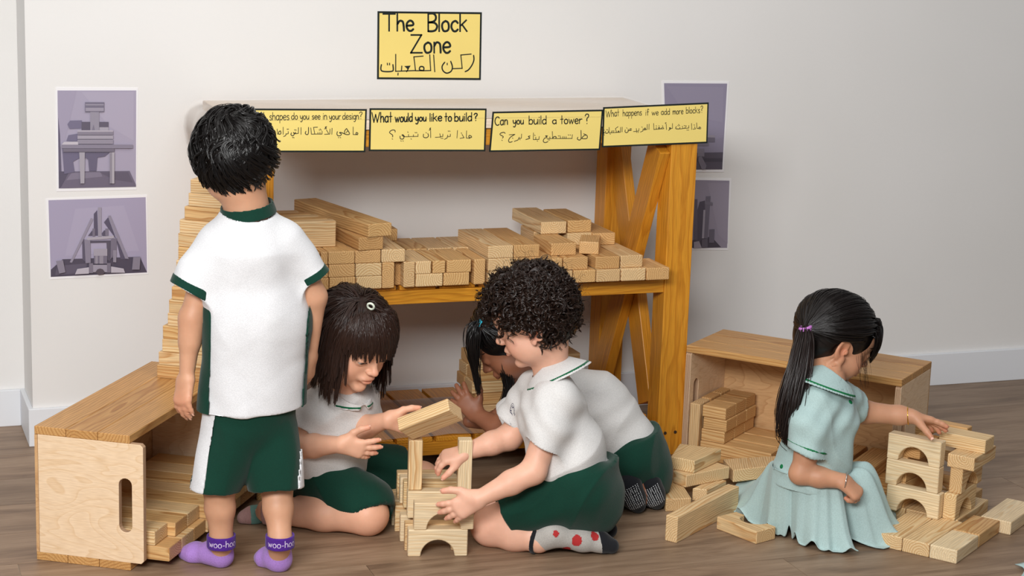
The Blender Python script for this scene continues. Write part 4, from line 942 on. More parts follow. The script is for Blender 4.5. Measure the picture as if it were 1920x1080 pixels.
def grow(roots, step, m, flow, R0, C, rad, off, grav=(0, 0, -1), seed=0, body=None):
    """march strands over the skull ellipsoid (centre C, frame R0, radii rad); flow(P, i) -> direction"""
    P = [roots]; p = roots
    for i in range(m-1):
        d = flow(p, i); d = d/(np.linalg.norm(d, axis=1)[:, None]+1e-9)
        p = p+d*step
        q = (p-C)@R0; rr = rad+off
        lv = np.linalg.norm(q/rr, axis=1)[:, None]
        q = np.where(lv < 1, q/np.maximum(lv, 1e-6), q); p = C+q@R0.T
        if body is not None: p = body(p)
        P.append(p)
    return np.stack(P, 1)
def scalp(n, C, R0, rad, test, seed=0):
    rs = np.random.RandomState(seed); out = []
    while sum(map(len, out)) < n:
        v = rs.normal(size=(n, 3)); v /= np.linalg.norm(v, axis=1)[:, None]; out.append(v[test(v)])
    v = np.concatenate(out)[:n]; return C+(v*rad)@R0.T, v
def tone_fn(base, spots):
    """multiplicative skin tone with soft tinted spots: (point, radius, rgb factor)"""
    def f(V):
        c = np.ones((len(V), 3))*np.array(base)
        for p, r, t in spots:
            w = np.exp(-(np.linalg.norm(V-np.array(p), axis=1)/r)**2)[:, None]; c = c*(1-w+w*np.array(t))
        return c
    return f
def skin(parent, prims, mat, h=.0042, fine=((), (), ()), spots=(), name='body', sm=1, lips=None):
    F = Field(prims, max(h, .0042), fine=fine); V, Q = F.mesh(); V = smooth_mesh(V, Q, sm, .4)
    col = tone_fn((1, 1, 1), spots)(V)
    if lips is not None:
        C, R, s = lips; q = (V-np.array(C))@R/s
        w = np.exp(-((q[:, 0]/.0155)**4+((q[:, 2]+.0485+.10*0)/.0082)**4))*(q[:, 1] > .078); w = w[:, None]*.75
        col = col*(1-w+w*np.array([.90, .62, .60]))
    o = fast_mesh(name, V, Q, mat, parent, col); thin(o, .36); return o
def ring(name, c, nrm_, r, t, mat, parent, seg=28, ax2=None, f=1.):
    n = nrm(nrm_); u = nrm(np.cross(n, [0, 0, 1]) if ax2 is None else np.asarray(ax2)-n*np.dot(ax2, n)); v = np.cross(n, u)
    a = np.linspace(0, 2*math.pi, seg+1)[:-1]; P = np.array(c)+np.outer(np.cos(a), u)*r+np.outer(np.sin(a), v)*r*f
    P = np.concatenate([P, P[:1]]); V, Q = tubes(P[None], np.full((1, seg+1), t), 6); return fast_mesh(name, V, Q, mat, parent)
def nails(tips, parent, mat, s=1.):
    V, Q = [], []
    for (p, d, up, r) in tips:
        up = nrm(up-d*np.dot(up, d)); sd = np.cross(d, up); b = len(V); cc = p+up*r*.86+d*r*.25
        for i in range(4):
            for j in range(4):
                x, y = (i/3-.5)*2, (j/3-.5)*2; V.append(cc+sd*x*r*.62+d*y*r*.85-up*r*.3*x*x-up*r*.22*max(0, y)**2)
        Q += [(b+i*4+j, b+i*4+j+1, b+(i+1)*4+j+1, b+(i+1)*4+j) for i in range(3) for j in range(3)]
    return fast_mesh('fingernails', np.array(V), np.array(Q), mat, parent)
def half(c, n, r, k=.0005): return Prim('h', k, 's', c=np.array(c, float), n=nrm(n), r=r)
_ob2, _od2 = Prim.bbox, Prim.d
def _bbox2(s, g):
    if s.kind == 'h': return s.c-s.r-g, s.c+s.r+g
    return _ob2(s, g)
def _d2(s, X, Y, Z, infl=0.):
    if s.kind == 'h':
        c, n = A_(s.c), A_(s.n); x, y, z = X-c[0], Y-c[1], Z-c[2]
        return np.maximum(np.sqrt(x*x+y*y+z*z)-np.float32(s.r), -(x*n[0]+y*n[1]+z*n[2]))
    return _od2(s, X, Y, Z, infl)
Prim.bbox, Prim.d = _bbox2, _d2
NP = lambda v: np.array(v, float)
HRn, HDn, UPn = NP((math.cos(YAW), math.sin(YAW), 0)), NP(HD), NP((0, 0, 1))
def dirv(right, away, up): return nrm(HRn*right+HDn*away+UPn*up)
def crease(x): return (1-np.abs(np.sin(x)))**2.2-.25
def sub(c): c.op = 's'; return c
def patch(name, prims, region, infl, mat, parent, h=.003, **kw):
    """piece of a garment: same surface lifted by infl, kept inside the region function (<0)"""
    F = Field(prims, h, infl=infl); X, Y, Z = F.grid(); F.F = np.maximum(F.F, region(X, Y, Z).astype(np.float32)); return cloth(name, F, mat, parent, **kw)
def inter(name, prims, keep, mat, parent, h=.003, infl=.0, sm=1, **kw):
    """garment piece = prims intersected with keep prims (list of Prim, op ignored)"""
    F = Field(prims, h, infl=infl); K = np.full(F.F.shape, .05, np.float32); T = Field.__new__(Field); T.ax, T.h, T.F = F.ax, F.h, K
    for p in keep: T.add(p)
    F.F = np.maximum(F.F, T.F); return cloth(name, F, mat, parent, sm=sm, **kw)
def hollow(p, e, t=.006, back=.016):
    """hollow out the end of a sleeve prim from a little inside the cut point e outwards"""
    d = p.b-p.a; L = np.linalg.norm(d); tc = np.dot(NP(e)-p.a, d)/L**2; t0 = tc-back/L; R_ = lambda q: p.ra+(p.rb-p.ra)*min(q, 1)-t
    return sub(cone(p.a+d*t0, p.a+d*(tc+.06/L), R_(t0), R_(tc), .002))
def person(label, at): return thing('person', label, 'person', at)
def foot_prims(heel, toe, up, s=1., k=.014):
    """sock-shaped foot from the heel to the toes (points on the sole line)"""
    h, t, u = NP(heel), NP(toe), nrm(up); d = nrm(t-h); L = np.linalg.norm(t-h); w = np.cross(d, u)
    return [cone(h+u*.022*s+d*.018*s, h+u*.026*s+d*L*.35, .023*s, .0245*s, k), cone(h+u*.026*s+d*L*.35, h+u*.016*s+d*L*.72, .025*s, .0215*s, k, n=u, f=.9),
            cone(h+u*.016*s+d*L*.72-w*.006, h+u*.0125*s+d*(L-.012*s)-w*.006, .021*s, .0125*s, k), cone(h+u*.016*s+d*L*.72+w*.008, h+u*.0115*s+d*(L-.017*s)+w*.009, .0185*s, .0115*s, k)]
M_NAIL = plain('fingernail', (232, 182, 160), .3)
def garment(groups, h=.003, k=.012, infl=0., after=(), pad=.015, keep=None, box=None):
    """groups = list of (prims, cuts): every group is cut by itself, then all are blended together"""
    allp = [p for g in groups for p in g[0]]
    if box is None:
        B = [p.bbox(pad+infl) for p in allp if p.op == 'u']; box = (np.min([b[0] for b in B], 0), np.max([b[1] for b in B], 0))
    out = None
    for prims, cuts in groups:
        F = Field(prims, h, infl=infl, box=box)
        for c in cuts: F.add(c)
        if out is None: out = F
        else:
            q = np.clip(k-np.abs(out.F-F.F), 0, None)/k; out.F = np.minimum(out.F, F.F)-q*q*np.float32(k*.25)
    for c in after: out.add(c)
    if keep is not None:
        X, Y, Z = out.grid(); out.F = np.maximum(out.F, keep(X, Y, Z).astype(np.float32))
    return out
def clumps(guides, per, s0, s1, seed=0, mid=None):
    """bundle of strands round every guide path; spread goes from s0 at the root to s1 at the tip"""
    rs = np.random.RandomState(seed); g, m, _ = guides.shape; t = np.linspace(0, 1, m)
    o = rs.normal(size=(g, per, 3)); o /= np.linalg.norm(o, axis=2)[..., None]; o *= rs.uniform(0, 1, (g, per, 1))**.5
    sp = s0+(s1-s0)*t if mid is None else np.interp(t, [0, .5, 1], [s0, mid, s1])
    w = 1+.0*t; P = guides[:, None]+o[:, :, None]*sp[None, None, :, None]
    ph = rs.uniform(0, 6.28, (g, per, 1, 1)); P = P+.0008*np.sin(t[None, None, :, None]*9+ph)
    return P.reshape(g*per, m, 3)
def plane_keep(p, n):
    p, n = NP(p), nrm(n); return lambda X, Y, Z: (X-p[0])*n[0]+(Y-p[1])*n[1]+(Z-p[2])*n[2]
def cap_tone(o):
    at = o.data.color_attributes.new('tone', 'FLOAT_COLOR', 'POINT'); at.data.foreach_set('color', np.ones(len(o.data.vertices)*4, np.float32))
def wrapband(name, c0, c1, r0, r1, t, mat, parent, fold=.0, h=.0022, n=None, f=1., seed=0):
    """open cuff / band: shell of a cone between two end planes"""
    c0, c1 = NP(c0), NP(c1); d = nrm(c1-c0); F = Field([cone(c0-d*.012, c1+d*.012, r0, r1, .01, n=n, f=f)], h); F.cut(c1, d); F.cut(c0, -d)
    F.add(sub(cone(c0-d*.03, c1+d*.03, r0-t, r1-t, .001, n=n, f=f))); return cloth(name, F, mat, parent, fold, 40, seed)
def eval_prims(prims, pts):
    X, Y, Z = [A_(pts[:, i]) for i in range(3)]; F = np.full(len(pts), .05, np.float32)
    for p in prims:
        d = p.d(X, Y, Z); k = np.float32(max(p.k, 1e-5))
        if p.op == 'u': h = np.clip(k-np.abs(F-d), 0, None)/k; F = np.minimum(F, d)-h*h*k*np.float32(.25)
        else: d = -d; h = np.clip(k-np.abs(F-d), 0, None)/k; F = np.maximum(F, d)+h*h*k*np.float32(.25)
    return F
def surf(prims, P, x, z, y0=.125, y1=.03):
    ys = np.linspace(y0, y1, 96); F = eval_prims(prims, np.array([P(x, y, z) for y in ys])); i = np.argmax(F < 0); return ys[i]
def brows(prims, P, R, s, mat, parent, n=48, seed=0, z0=.0195, sides=(-1, 1), thick=.0022):
    rs = np.random.RandomState(seed)
    for q in sides:
        S = []
        for i in range(n):
            u = rs.uniform(0, 1); x = .0135+.034*u; z = z0+.0055*math.sin(u*2.2+.2)-.004*u*u+rs.uniform(-1, 1)*thick*(1-.6*u)
            y = surf(prims, P, q*x, z)+.0006; a = P(q*x, y, z); dx, dz = .0062, .0016*(1-1.8*u)+.001
            b = P(q*(x+dx), surf(prims, P, q*(x+dx), z+dz)+.0006, z+dz); m = (a+b)/2+R[:, 1]*.0006; S.append([a, m, b])
        strands('eyebrow', np.array(S), .0004*s, mat, parent, seed, tone=.2)
def lashes(ec, R, s, open_, mat, parent, n=24, down=.5, seed=0, ln=.0048):
    S = []
    for e in ec:
        for i in range(n):
            u = (i/(n-1)-.5)*2; hw = .0118; q = 1-u*u; top = (.0062*open_*2-.0042)*q-.0008*(1-q)
            x = u*hw; y = math.sqrt(max(0, .0139**2-x*x-top*top)); a = e+R@(np.array([x, y, top])*s)
            d = R@np.array([u*.5, .85, -down]); d /= np.linalg.norm(d); l = ln*s*(.75+.25*abs(u)); S.append([a-d*.001, a+d*l*.5, a+d*l+R[:, 2]*l*.25])
    strands('eyelashes', np.array(S), .00042*s, mat, parent, seed, tone=.1)
def collar(nb, up, fwd, r0, r1, h, mat, parent, pip=None, t=.0052, gap=0.0):
    nb, up = NP(nb), nrm(up); f = nrm(np.asarray(fwd)-up*np.dot(fwd, up))
    F = Field([cone(nb-up*.02, nb+up*(h+.02), r0+(r0-r1)/h*.02, r1-(r0-r1)/h*.02, .005)], .0022); F.cut(nb+up*h, up+f*.25); F.cut(nb, -up+f*.12)
    F.add(sub(cone(nb-up*.025, nb+up*(h+.025), r0+(r0-r1)/h*.025-t, r1-(r0-r1)/h*.025-t, .001)))
    if gap: F.add(sub(cone(nb+f*(r0-.012)-up*.03, nb+f*(r0+.03)-up*.03, gap*1.6, gap*1.6, .001))); F.add(sub(cone(nb+f*r1*.9-up*.01, nb+f*r0*1.3+up*h, gap, gap*.7, .001)))
    o = cloth('collar', F, mat, parent, .0006, 40, 3)
    if pip:
        F = Field([cone(nb-up*.02, nb+up*(h+.02), r0+(r0-r1)/h*.02, r1-(r0-r1)/h*.02, .005)], .0018, infl=.0016); n2 = nrm(-up+f*.12)
        F.cut(nb+up*.0082, -n2); F.cut(nb+up*.0042, n2); F.add(sub(cone(nb-up*.025, nb+up*(h+.025), r0+(r0-r1)/h*.025-t, r1-(r0-r1)/h*.025-t, .001)))
        if gap: F.add(sub(cone(nb+f*(r0-.012)-up*.03, nb+f*(r0+.03)-up*.03, gap*1.6, gap*1.6, .001))); F.add(sub(cone(nb+f*r1*.9-up*.01, nb+f*r0*1.3+up*h, gap, gap*.7, .001)))
        cloth('collar_piping', F, pip, o, 0)
    return o
# ---------------------------------------------------------------- boy standing with his back to us
def boy_standing():
    J = lambda x, y, o=0: NP(Hp(x, y, 3.86+o))
    t = person('standing child with back turned, white shirt with green trim, green shorts, lilac socks', Zp(460, 1062, 0))
    SK = skin_mat('skin_tan', (210, 160, 128)); HM = hair_mat('black_hair', (15, 12, 11), .26)
    f = dirv(-.42, .9, 0); r = NP((f[1], -f[0], 0))
    hC = J(440, 300, -.005); hF = dirv(-.5, .72, -.42); Rh = frame(hF, UPn+hF*.2-HRn*.12)
    nb = J(464, 394, .0)
    hp, eyes, P = head_prims(hC, Rh, .93, neck=nb, nr=.038)
    shL, shR = J(396, 474, -.015), J(546, 462, .015); chest = J(468, 480); waist = J(474, 660); pel = J(466, 800)
    elL, wrL = J(360, 596, -.04), J(350, 706, -.055); elR, wrR = J(590, 556, .035), J(581, 665, .055)
    hipL, hipR = J(426, 815, -.01), J(508, 815, .02); knL, knR = J(411, 915, -.028), J(519, 915, .004); anL, anR = J(415, 1012, -.02), J(525, 1012, -.045)
    heL, toL = NP(Zp(428, 1064, 0)), NP(Zp(341, 1044, 0)); heR, toR = NP(Zp(533, 1073, 0)), NP(Zp(487, 1052, 0))
    pr = hp+[cone(chest, waist, .088, .08, .03, n=f, f=.72), cone(waist, pel, .078, .08, .03, n=f, f=.75), cone(shL, shR, .030, .030, .03), cone(nb, J(466, 440), .037, .045, .03)]
    pr += chain([shL, elL, wrL], [.031, .0255, .0155], .012)+[cone(elL, (elL*.6+wrL*.4), .0255, .0235, .01)]+chain([shR, elR, wrR], [.031, .0255, .0155], .012)
    pr += chain([hipL, knL], [.05, .034], .02)+chain([hipR, knR], [.05, .034], .02)
    pr += [cone(knL, knL*.62+anL*.38, .031, .0315, .012), cone(knL*.62+anL*.38, anL, .0315, .0225, .012), cone(knR, knR*.62+anR*.38, .031, .0315, .012), cone(knR*.62+anR*.38, anR, .0315, .0225, .012)]
    tips = []
    dL = nrm(J(338, 775, -.075)-wrL)
    pr += hand_prims(wrL+dL*.004, dL, dirv(.55, .75, -.25), .98, -1, curl=(.42, .38, .33, .28), spread=.13, thumb=(.35, .55, .5), tips=tips)
    dR = nrm(J(573, 745, .06)-wrR)
    pr += hand_prims(wrR, dR, dirv(-.8, .3, -.1), .98, 1, curl=(.35, .35, .35, .35), thumb=(.5, .4, .3))
    pr += foot_prims(heL, toL, UPn, .95)+foot_prims(heR, toR, UPn, .95)
    pr += [cone(anL, heL+UPn*.03+nrm(toL-heL)*.02, .0245, .024, .012), cone(anR, heR+UPn*.03+nrm(toR-heR)*.02, .0245, .024, .012)]
    spots = [(P(-.075, -.01, -.01), .025, (1.06, .86, .82)), (wrL+dL*.06, .035, (1.04, .9, .88)), (elL, .03, (.97, .9, .88))]
    skin(t, pr, SK, .003, fine=((), (), ((wrL[2]-.11, wrL[2]+.01, .0018),)), spots=spots)
    # shirt
    to_ = [cone(J(466, 482), J(482, 600, -.005), .098, .106, .03, n=f, f=.72), cone(J(482, 600, -.005), J(471, 790, 0), .106, .118, .03, n=f, f=.74),
          cone(J(412, 464, -.014), J(530, 452, .014), .041, .041, .035), cone(nb-UPn*.010+f*.004, J(464, 470), .050, .085, .035)]
    cuL, cuR = J(353, 563, -.05), J(600, 540, .03)
    sl = [cone(J(406, 468, -.016), J(374, 512, -.035), .038, .044, .02), cone(J(374, 512, -.035), cuL, .044, .0505, .02)]
    sr = [cone(J(532, 460, .014), J(560, 488, .025), .038, .039, .02), cone(J(560, 488, .025), cuR, .039, .0395, .02)]
    eL, eR = J(354, 546, -.043), J(593, 520, .03)
    nL = nrm(eL-J(386, 462, -.02)); nL = nrm(nL-HRn*.18-UPn*.06); dl = nL; dr = nrm(eR-J(560, 452, .018)); dr = nrm(dr+HRn*.1)
    hem = J(470, 762); hn = nrm(-UPn+.02*HRn)
    cl = [half(eL, nL, .12), hollow(sl[1], eL)]; cr = [half(eR, dr, .12), hollow(sr[1], eR)]
    ct = [half(hem, hn, .2), sub(cone(hem+UPn*.012, hem-UPn*.05, .098, .099, .002, n=f, f=.74)), sub(cone(nb-UPn*.012, nb+UPn*.06, .054, .054, .004))]
    wr = lambda V: (.0022*crease((V@HRn)*19+V[:, 2]*4+.8*np.sin(V[:, 2]*11))*np.clip((.66-V[:, 2])/.2, 0, 1)+.0018*np.sin((V@HRn)*70+(V[:, 2])*9+np.sin(V[:, 2]*17)*1.2)*np.clip((.80-V[:, 2])/.25, 0, 1)*np.clip((V[:, 2]-.3)/.1, 0, 1)
                    -.0035*np.exp(-((np.linalg.norm(np.cross(V-J(393, 520, -.05), nrm(J(408, 440)-J(393, 520))), axis=1))/.006)**2)*(V[:, 2] > .55)*(V[:, 2] < .72))
    G_ = [(to_, ct), (sl, cl), (sr, cr)]
    cloth('shirt', garment(G_, .003, .03), M_WHITE, t, .0016, 34, 3, extra=wr)
    cloth('sleeve_cuff', garment([(sl, cl)], .0025, infl=.0018, keep=plane_keep(eL-nL*.0195, -nL)), M_GREEN, t, .0016, 34, 3)
    cloth('sleeve_cuff', garment([(sr, cr)], .0025, infl=.0018, keep=plane_keep(eR-dr*.0195, -dr)), M_GREEN, t, .0016, 34, 3)
    cn = nrm(UPn*.97-HDn*.13-HRn*.13); cc = nb+UPn*.002
    wrapband('collar', cc-cn*.0125, cc+cn*.0125, .062, .052, .004, M_GREEN, t)
    q0 = J(395, 640, -.05)
    kp = lambda X, Y, Z: np.maximum((X-q0[0])*HRn[0]+(Y-q0[1])*HRn[1]-(.004+.02*(Z-.5)), Z-J(395, 512)[2])
    cloth('side_panel', garment([(to_, ct)], .003, infl=.0032, keep=kp), M_GREEN, t, .0016, 34, 3, extra=wr)
    q1 = J(581, 700, .02)
    kp2 = lambda X, Y, Z: np.maximum(-((X-q1[0])*HRn[0]+(Y-q1[1])*HRn[1])-.006-.05*(.5-Z), Z-J(590, 560)[2])
    cloth('side_panel', garment([(to_, ct)], .003, infl=.0032, keep=kp2), M_GREEN, t, .0016, 34, 3, extra=wr)
    # shorts with a white stripe
    hL, hR = J(401, 922, -.035), J(516, 918, -.012)
    so = [cone(J(468, 765), J(467, 782), .100, .098, .03, n=f, f=.8)]
    sa = [cone(J(440, 805, -.018), hL, .068, .0535, .012)]; sb = [cone(J(500, 805, .012), hR, .066, .0575, .012)]
    nl, nr_ = nrm(hL-J(430, 800, -.015)), nrm(hR-J(508, 800, .012)); nl = nrm(nl-UPn*.2+HRn*.12)
    ca = [half(J(402, 920, -.035), nl, .12), sub(cone(hL-nl*.016, hL+nl*.06, .048, .049, .002))]; cb = [half(J(517, 917, -.012), nr_, .12), sub(cone(hR-nr_*.016, hR+nr_*.06, .052, .053, .002))]
    top = half(J(468, 745), UPn, .2)
    wf = lambda V: .004*crease((V@HRn)*24+V[:, 2]*7+.7*np.sin(V[:, 2]*15))*np.clip((.42-V[:, 2])/.2, 0, 1)+.0025*np.sin((V@HRn)*62+V[:, 2]*12+1)*np.clip((.42-V[:, 2])/.2, 0, 1)
    cloth('shorts', garment([(so, [top]), (sa, ca), (sb, cb)], .003, .008), M_GREEN, t, .002, 30, 5, extra=wf)
    p0, p1 = J(396, 760, -.04), J(371, 912, -.06); nst = nrm(np.cross(p1-p0, HDn)); pm = J(440, 830)
    kp = lambda X, Y, Z: np.maximum(np.abs((X-p0[0])*nst[0]+(Y-p0[1])*nst[1]+(Z-p0[2])*nst[2])-.0165, (X-pm[0])*HDn[0]+(Y-pm[1])*HDn[1])
    cloth('side_stripe', garment([(so, [top]), (sa, ca)], .003, infl=.0032, keep=kp), M_WHITE, t, .002, 30, 5, extra=wf)
    r0, r1 = J(566, 790, .02), J(567, 905, .01)
    kp = lambda X, Y, Z: -((X-r0[0])*HRn[0]+(Y-r0[1])*HRn[1])+.0+0*Z
    cloth('side_stripe', garment([(so, [top]), (sb, cb)], .003, infl=.0042, keep=kp), M_WHITE, t, .002, 30, 5, extra=wf)
    # socks
    LIL, PUR = fabric('lilac_sock_knit', (172, 132, 208), 600, .4), fabric('purple_sock_cuff', (78, 34, 138), 600, .4); TXT = plain('pale_sock_lettering', (206, 190, 224), .8)
    for an, he, to in ((anL, heL, toL), (anR, heR, toR)):
        d = nrm(to-he); top = an-UPn*.012
        sp = foot_prims(he, to, UPn, .95)+[cone(an+UPn*.03, he+UPn*.03+d*.02, .0245, .024, .014)]
        F = Field(sp, .0024, infl=.0022); F.cut(an+UPn*.010, UPn); X, Y, Z = F.grid(); F.F = np.maximum(F.F, .0008-Z)
        s = cloth('sock', F, LIL, t, .0008, 60, 2)
        F = Field([cone(an+UPn*.02, an-UPn*.03, .0312, .0308, .01)], .002); F.cut(an+UPn*.012, UPn); F.cut(an-UPn*.0165, -UPn); F.add(sub(cone(an+UPn*.005, an+UPn*.04, .0262, .0262, .002)))
        c = cloth('sock_cuff', F, PUR, s, .0004, 200, 2); c['label'] = 'dark purple sock cuff with pale lettering'
        # lettering wrapped round the cuff
        V, Fc = [], []
        for st in strokes_word('woo-hoo', 0, 60, 0, 0, 15):
            pts = []
            for x, y in st:
                a = (x-22)/27.8*.95; rad = .0318
                pts.append(an-UPn*(.0075+y/1000)+HRn*rad*math.sin(a)-HDn*rad*math.cos(a))
            for i in range(len(pts)-1):
                p, q = pts[i], pts[i+1]; w = np.cross(q-p, p-an); w = w/np.linalg.norm(w)*.0009 if np.linalg.norm(w) > 0 else w; b = len(V)
                V += [p+w, p-w, q-w, q+w]; Fc.append((b, b+1, b+2, b+3))
        mesh_obj('lettering', V, Fc, TXT, s)
    nails(tips, t, M_NAIL)
    # hair: wavy locks combed from the crown
    rad = np.array([.070, .087, .071]); C2_ = P(0, -.012, .027)
    crown = nrm(np.array([.05, -.66, .75])); cw = C2_+Rh@(crown*rad)
    F = Field([ell(C2_, rad+.0035, Rh), ell(P(0, -.05, -.018), (.05, .04, .045), Rh, .03)]+[sub(ell(P(0, .085, -.035), (.075, .06, .065), Rh, .01))], .004)
    hcap = cloth('hair', F, HM, t, .002, 50, 4, sm=2); cap_tone(hcap)
    rs = np.random.RandomState(5)
    for lay_, (n, off, ln, seed, per, s0) in enumerate([(380, .001, 26, 1, 9, .006), (320, .007, 27, 2, 9, .0055), (200, .011, 24, 3, 9, .005)]):
        roots, v = scalp(n, C2_, Rh, rad+off*.6, lambda v: (v[:, 2] > -.40-.5*(v[:, 1] < -.1)) & ~((v[:, 1] > .55) & (v[:, 2] < .25)), seed)
        ph = (2.6*sinnoise(roots, 22, 31)+rs.uniform(-.35, .35, n))[:, None]; am = (.9+.5*sinnoise(roots, 26, 33))[:, None]; cu = (1.5*sinnoise(roots, 30, 35))[:, None]; fr = (1+.15*sinnoise(roots, 20, 36))[:, None]
        def flow(p, i):
            d = p-cw; nn = (p-C2_); nn /= np.linalg.norm(nn, axis=1)[:, None]
            d = d/np.linalg.norm(d, axis=1)[:, None]; tg = d-nn*(d*nn).sum(1)[:, None]; tg /= np.linalg.norm(tg, axis=1)[:, None]+1e-6
            sd = np.cross(nn, tg); w = np.sin(i*.27*fr+ph)*am
            low = np.clip((.0-(p-C2_)@Rh[:, 2:3])/.05, 0, 1); end = max(0, i-ln*.6)/(ln*.4)
            return tg+sd*(w*1.35+cu*end)+nn*(.30*np.cos(i*.27*fr+ph)+low*end*.55)+np.array([0, 0, -.15])
        Pp = grow(roots, .0052, ln, flow, Rh, C2_, rad, off)
        strands('hair_lock', clumps(Pp, per, s0, .0010, seed, mid=.0045), .0013, HM, hcap, seed, tone=.12, warm=.06, cen=C2_, m2=16)
    return t
boy_standing()
# ---------------------------------------------------------------- girl sitting on the floor, holding a block
def girl_block():
    J = lambda x, y, o=0: NP(Hp(x, y, 4.15+o))
    t = person('child seated on the floor holding up a block, white polo shirt and green shorts', Zp(640, 985, 0))
    SK = skin_mat('skin_fair', (230, 178, 148)); HM = hair_mat('dark_brown_hair', (44, 28, 22), .36)
    s = 1.0; Rh = frame(dirv(.63, -.67, -.40), dirv(.31, -.23, .92)); hC = NP(Hp(701, 678.5, 4.03))-Rh@NP((0, .083, -.0005))*s
    nb = J(651, 742, -.02); fw = dirv(.72, -.68, -.15); rt = nrm(np.cross(fw, UPn))
    hp, eyes, P = head_prims(hC, Rh, s, neck=nb, nr=.033, ears=(1, 1), lid=.36)
    shR, shL = J(606, 762, -.01), J(676, 750, .03); ch = J(640, 778, .0); pel = J(612, 880, .06)
    elR, wrR = J(556, 838, -.04), J(640, 833, -.13); elL, wrL = J(664, 808, -.02), J(727, 787, -.085)
    hpR, knR, anR = J(598, 905, .02), J(690, 966, -.055), J(505, 962, -.02); hpL, knL = J(635, 885, .1), J(790, 900, .19)
    anR[2] = .036; knR[2] = max(knR[2], .047)
    pr = hp+[cone(ch, pel, .072, .078, .03, n=fw, f=.78), cone(shR, shL, .03, .03, .03), cone(nb, J(645, 765), .033, .045, .02)]
    pr += chain([shR, elR], [.036, .028], .012)+[cone(elR, elR*.6+wrR*.4, .029, .0265, .01), cone(elR*.6+wrR*.4, wrR, .0265, .0175, .01)]
    pr += chain([shL, elL], [.034, .028], .012)+[cone(elL, elL*.6+wrL*.4, .028, .0255, .01), cone(elL*.6+wrL*.4, wrL, .0255, .0175, .01)]
    pr += [cone(hpR, knR, .058, .046, .02), cone(knR, anR*.45+knR*.55, .041, .0405, .02), cone(anR*.45+knR*.55, anR, .0405, .027, .015), cone(hpL, knL, .06, .045, .02)]
    anL = J(650, 950, .2); anL[2] = .04; pr += [cone(knL, anL, .04, .028, .015)]
    tips = []
    pr += hand_prims(wrR, dirv(.95, -.05, -.20), dirv(.0, .9, .15), .93, 1, curl=(.12, .18, .26, .34), spread=.26, thumb=(.95, .05, .05), tcurl=.55, tips=tips)
    BC = NP(Hp(806, 786, 4.02))
    bL = nrm(NP(RGT)*.107+NP(UPV)*.044-NP(FWD)*.04); bW = NP(RGT)*.029-NP(UPV)*.0256+NP(FWD)*.05; bW = nrm(bW-bL*(bW@bL)); bT = np.cross(bL, bW)
    BC = NP(Dp(806, 786, depth(Hp(806, 786, 4.02))))
    pr += hand_prims(wrL+nrm(wrL-elL)*.003, dirv(.80, .30, -.28), dirv(.25, -.9, .2), .92, -1, curl=(.5, .55, .6, .65), spread=.08, thumb=(.75, .35, .1), tcurl=.75, tips=tips)
    heel, toe = NP(Zp(540, 978, 0)), NP(Zp(447, 979, 0)); heel = heel+HDn*.01
    pr += foot_prims(heel, toe, UPn, .9)+[cone(anR, heel+UPn*.026+nrm(toe-heel)*.02, .027, .022, .012)]
    spots = [(P(.04, .055, -.03), .02, (1.05, .88, .86)), (P(-.04, .055, -.03), .02, (1.05, .88, .86)), (P(0, .1, -.02), .009, (1.05, .86, .82)), (knR, .035, (1.02, .86, .83))]
    spots += [(q[0], .010, (1.05, .84, .82)) for q in tips]
    lo, hi = hC-.105, hC+.115
    fin = tuple((((lo[i], hi[i], .0017),)+((wrR[i]-.03, wrR[i]+.1, .0019), (wrL[i]-.03, wrL[i]+.08, .0019))) for i in range(3))
    skin(t, pr, SK, .003, fine=fin, spots=spots, lips=(hC, Rh, s))
    for e in eyes: eye_mesh('eye', e, Rh, s, (.0, .8, -.55), t)
    brows(hp, P, Rh, s, HM, t); lashes(eyes, Rh, s, .36, HM, t, down=.55); nails(tips, t, M_NAIL)
    # polo shirt
    to_ = [cone(J(640, 782, .0), J(622, 840, .03), .086, .09, .03, n=fw, f=.8), cone(J(622, 840, .03), J(612, 905, .05), .09, .094, .03, n=fw, f=.8), cone(J(612, 764, -.005), J(674, 752, .025), .044, .042, .035), cone(nb-UPn*.012, J(645, 775), .044, .075, .035)]
    cR, cL = J(568, 812, -.03), J(672, 792, -.0)
    sR = [cone(J(606, 760, -.01), cR, .046, .043, .02)]; sL = [cone(J(676, 752, .03), cL, .043, .040, .02)]
    eR, eL = J(577, 808, -.026), J(676, 777, .01); dR, dL = nrm(eR-J(604, 758, -.01)), nrm(eL-J(674, 748, .03))
    hem = J(618, 876, .04); hn = nrm(pel-ch)
    wr = lambda V: .004*crease(V@(rt*20+UPn*16)+.9*np.sin(V[:, 2]*18))*np.clip((.40-V[:, 2])/.15, 0, 1)+.002*np.sin((V@(rt*60+UPn*35))+2*np.sin(V[:, 2]*25))*np.clip((.36-V[:, 2])/.12, 0, 1)+.0018*np.sin(V@(rt*90-UPn*60)+1.5*np.sin(V[:, 2]*30))
    cloth('polo_shirt', garment([(to_, [half(hem, hn, .2), sub(cone(hem-hn*.01, hem+hn*.05, .072, .074, .002, n=fw, f=.8)), sub(cone(nb-UPn*.02, nb+UPn*.06, .037, .037, .004))]),
        (sR, [half(eR, dR, .1), hollow(sR[0], eR)]), (sL, [half(eL, dL, .1), hollow(sL[0], eL)])], .003, .014), M_POLO, t, .0022, 32, 8, extra=wr)
    wrapband('sleeve_stripe', eL-dL*.011, eL-dL*.007, .0418, .0418, .003, plain('navy_sleeve_stripe', (52, 56, 84)), t)
    collar(nb-UPn*.012+fw*.006, UPn*.92+fw*.25, fw, .058, .043, .03, M_POLO, t, M_GREEN2, gap=.013)
    # placket
    q = [J(654+1*i, 752+12*i, -.075-.002*i) for i in range(5)]
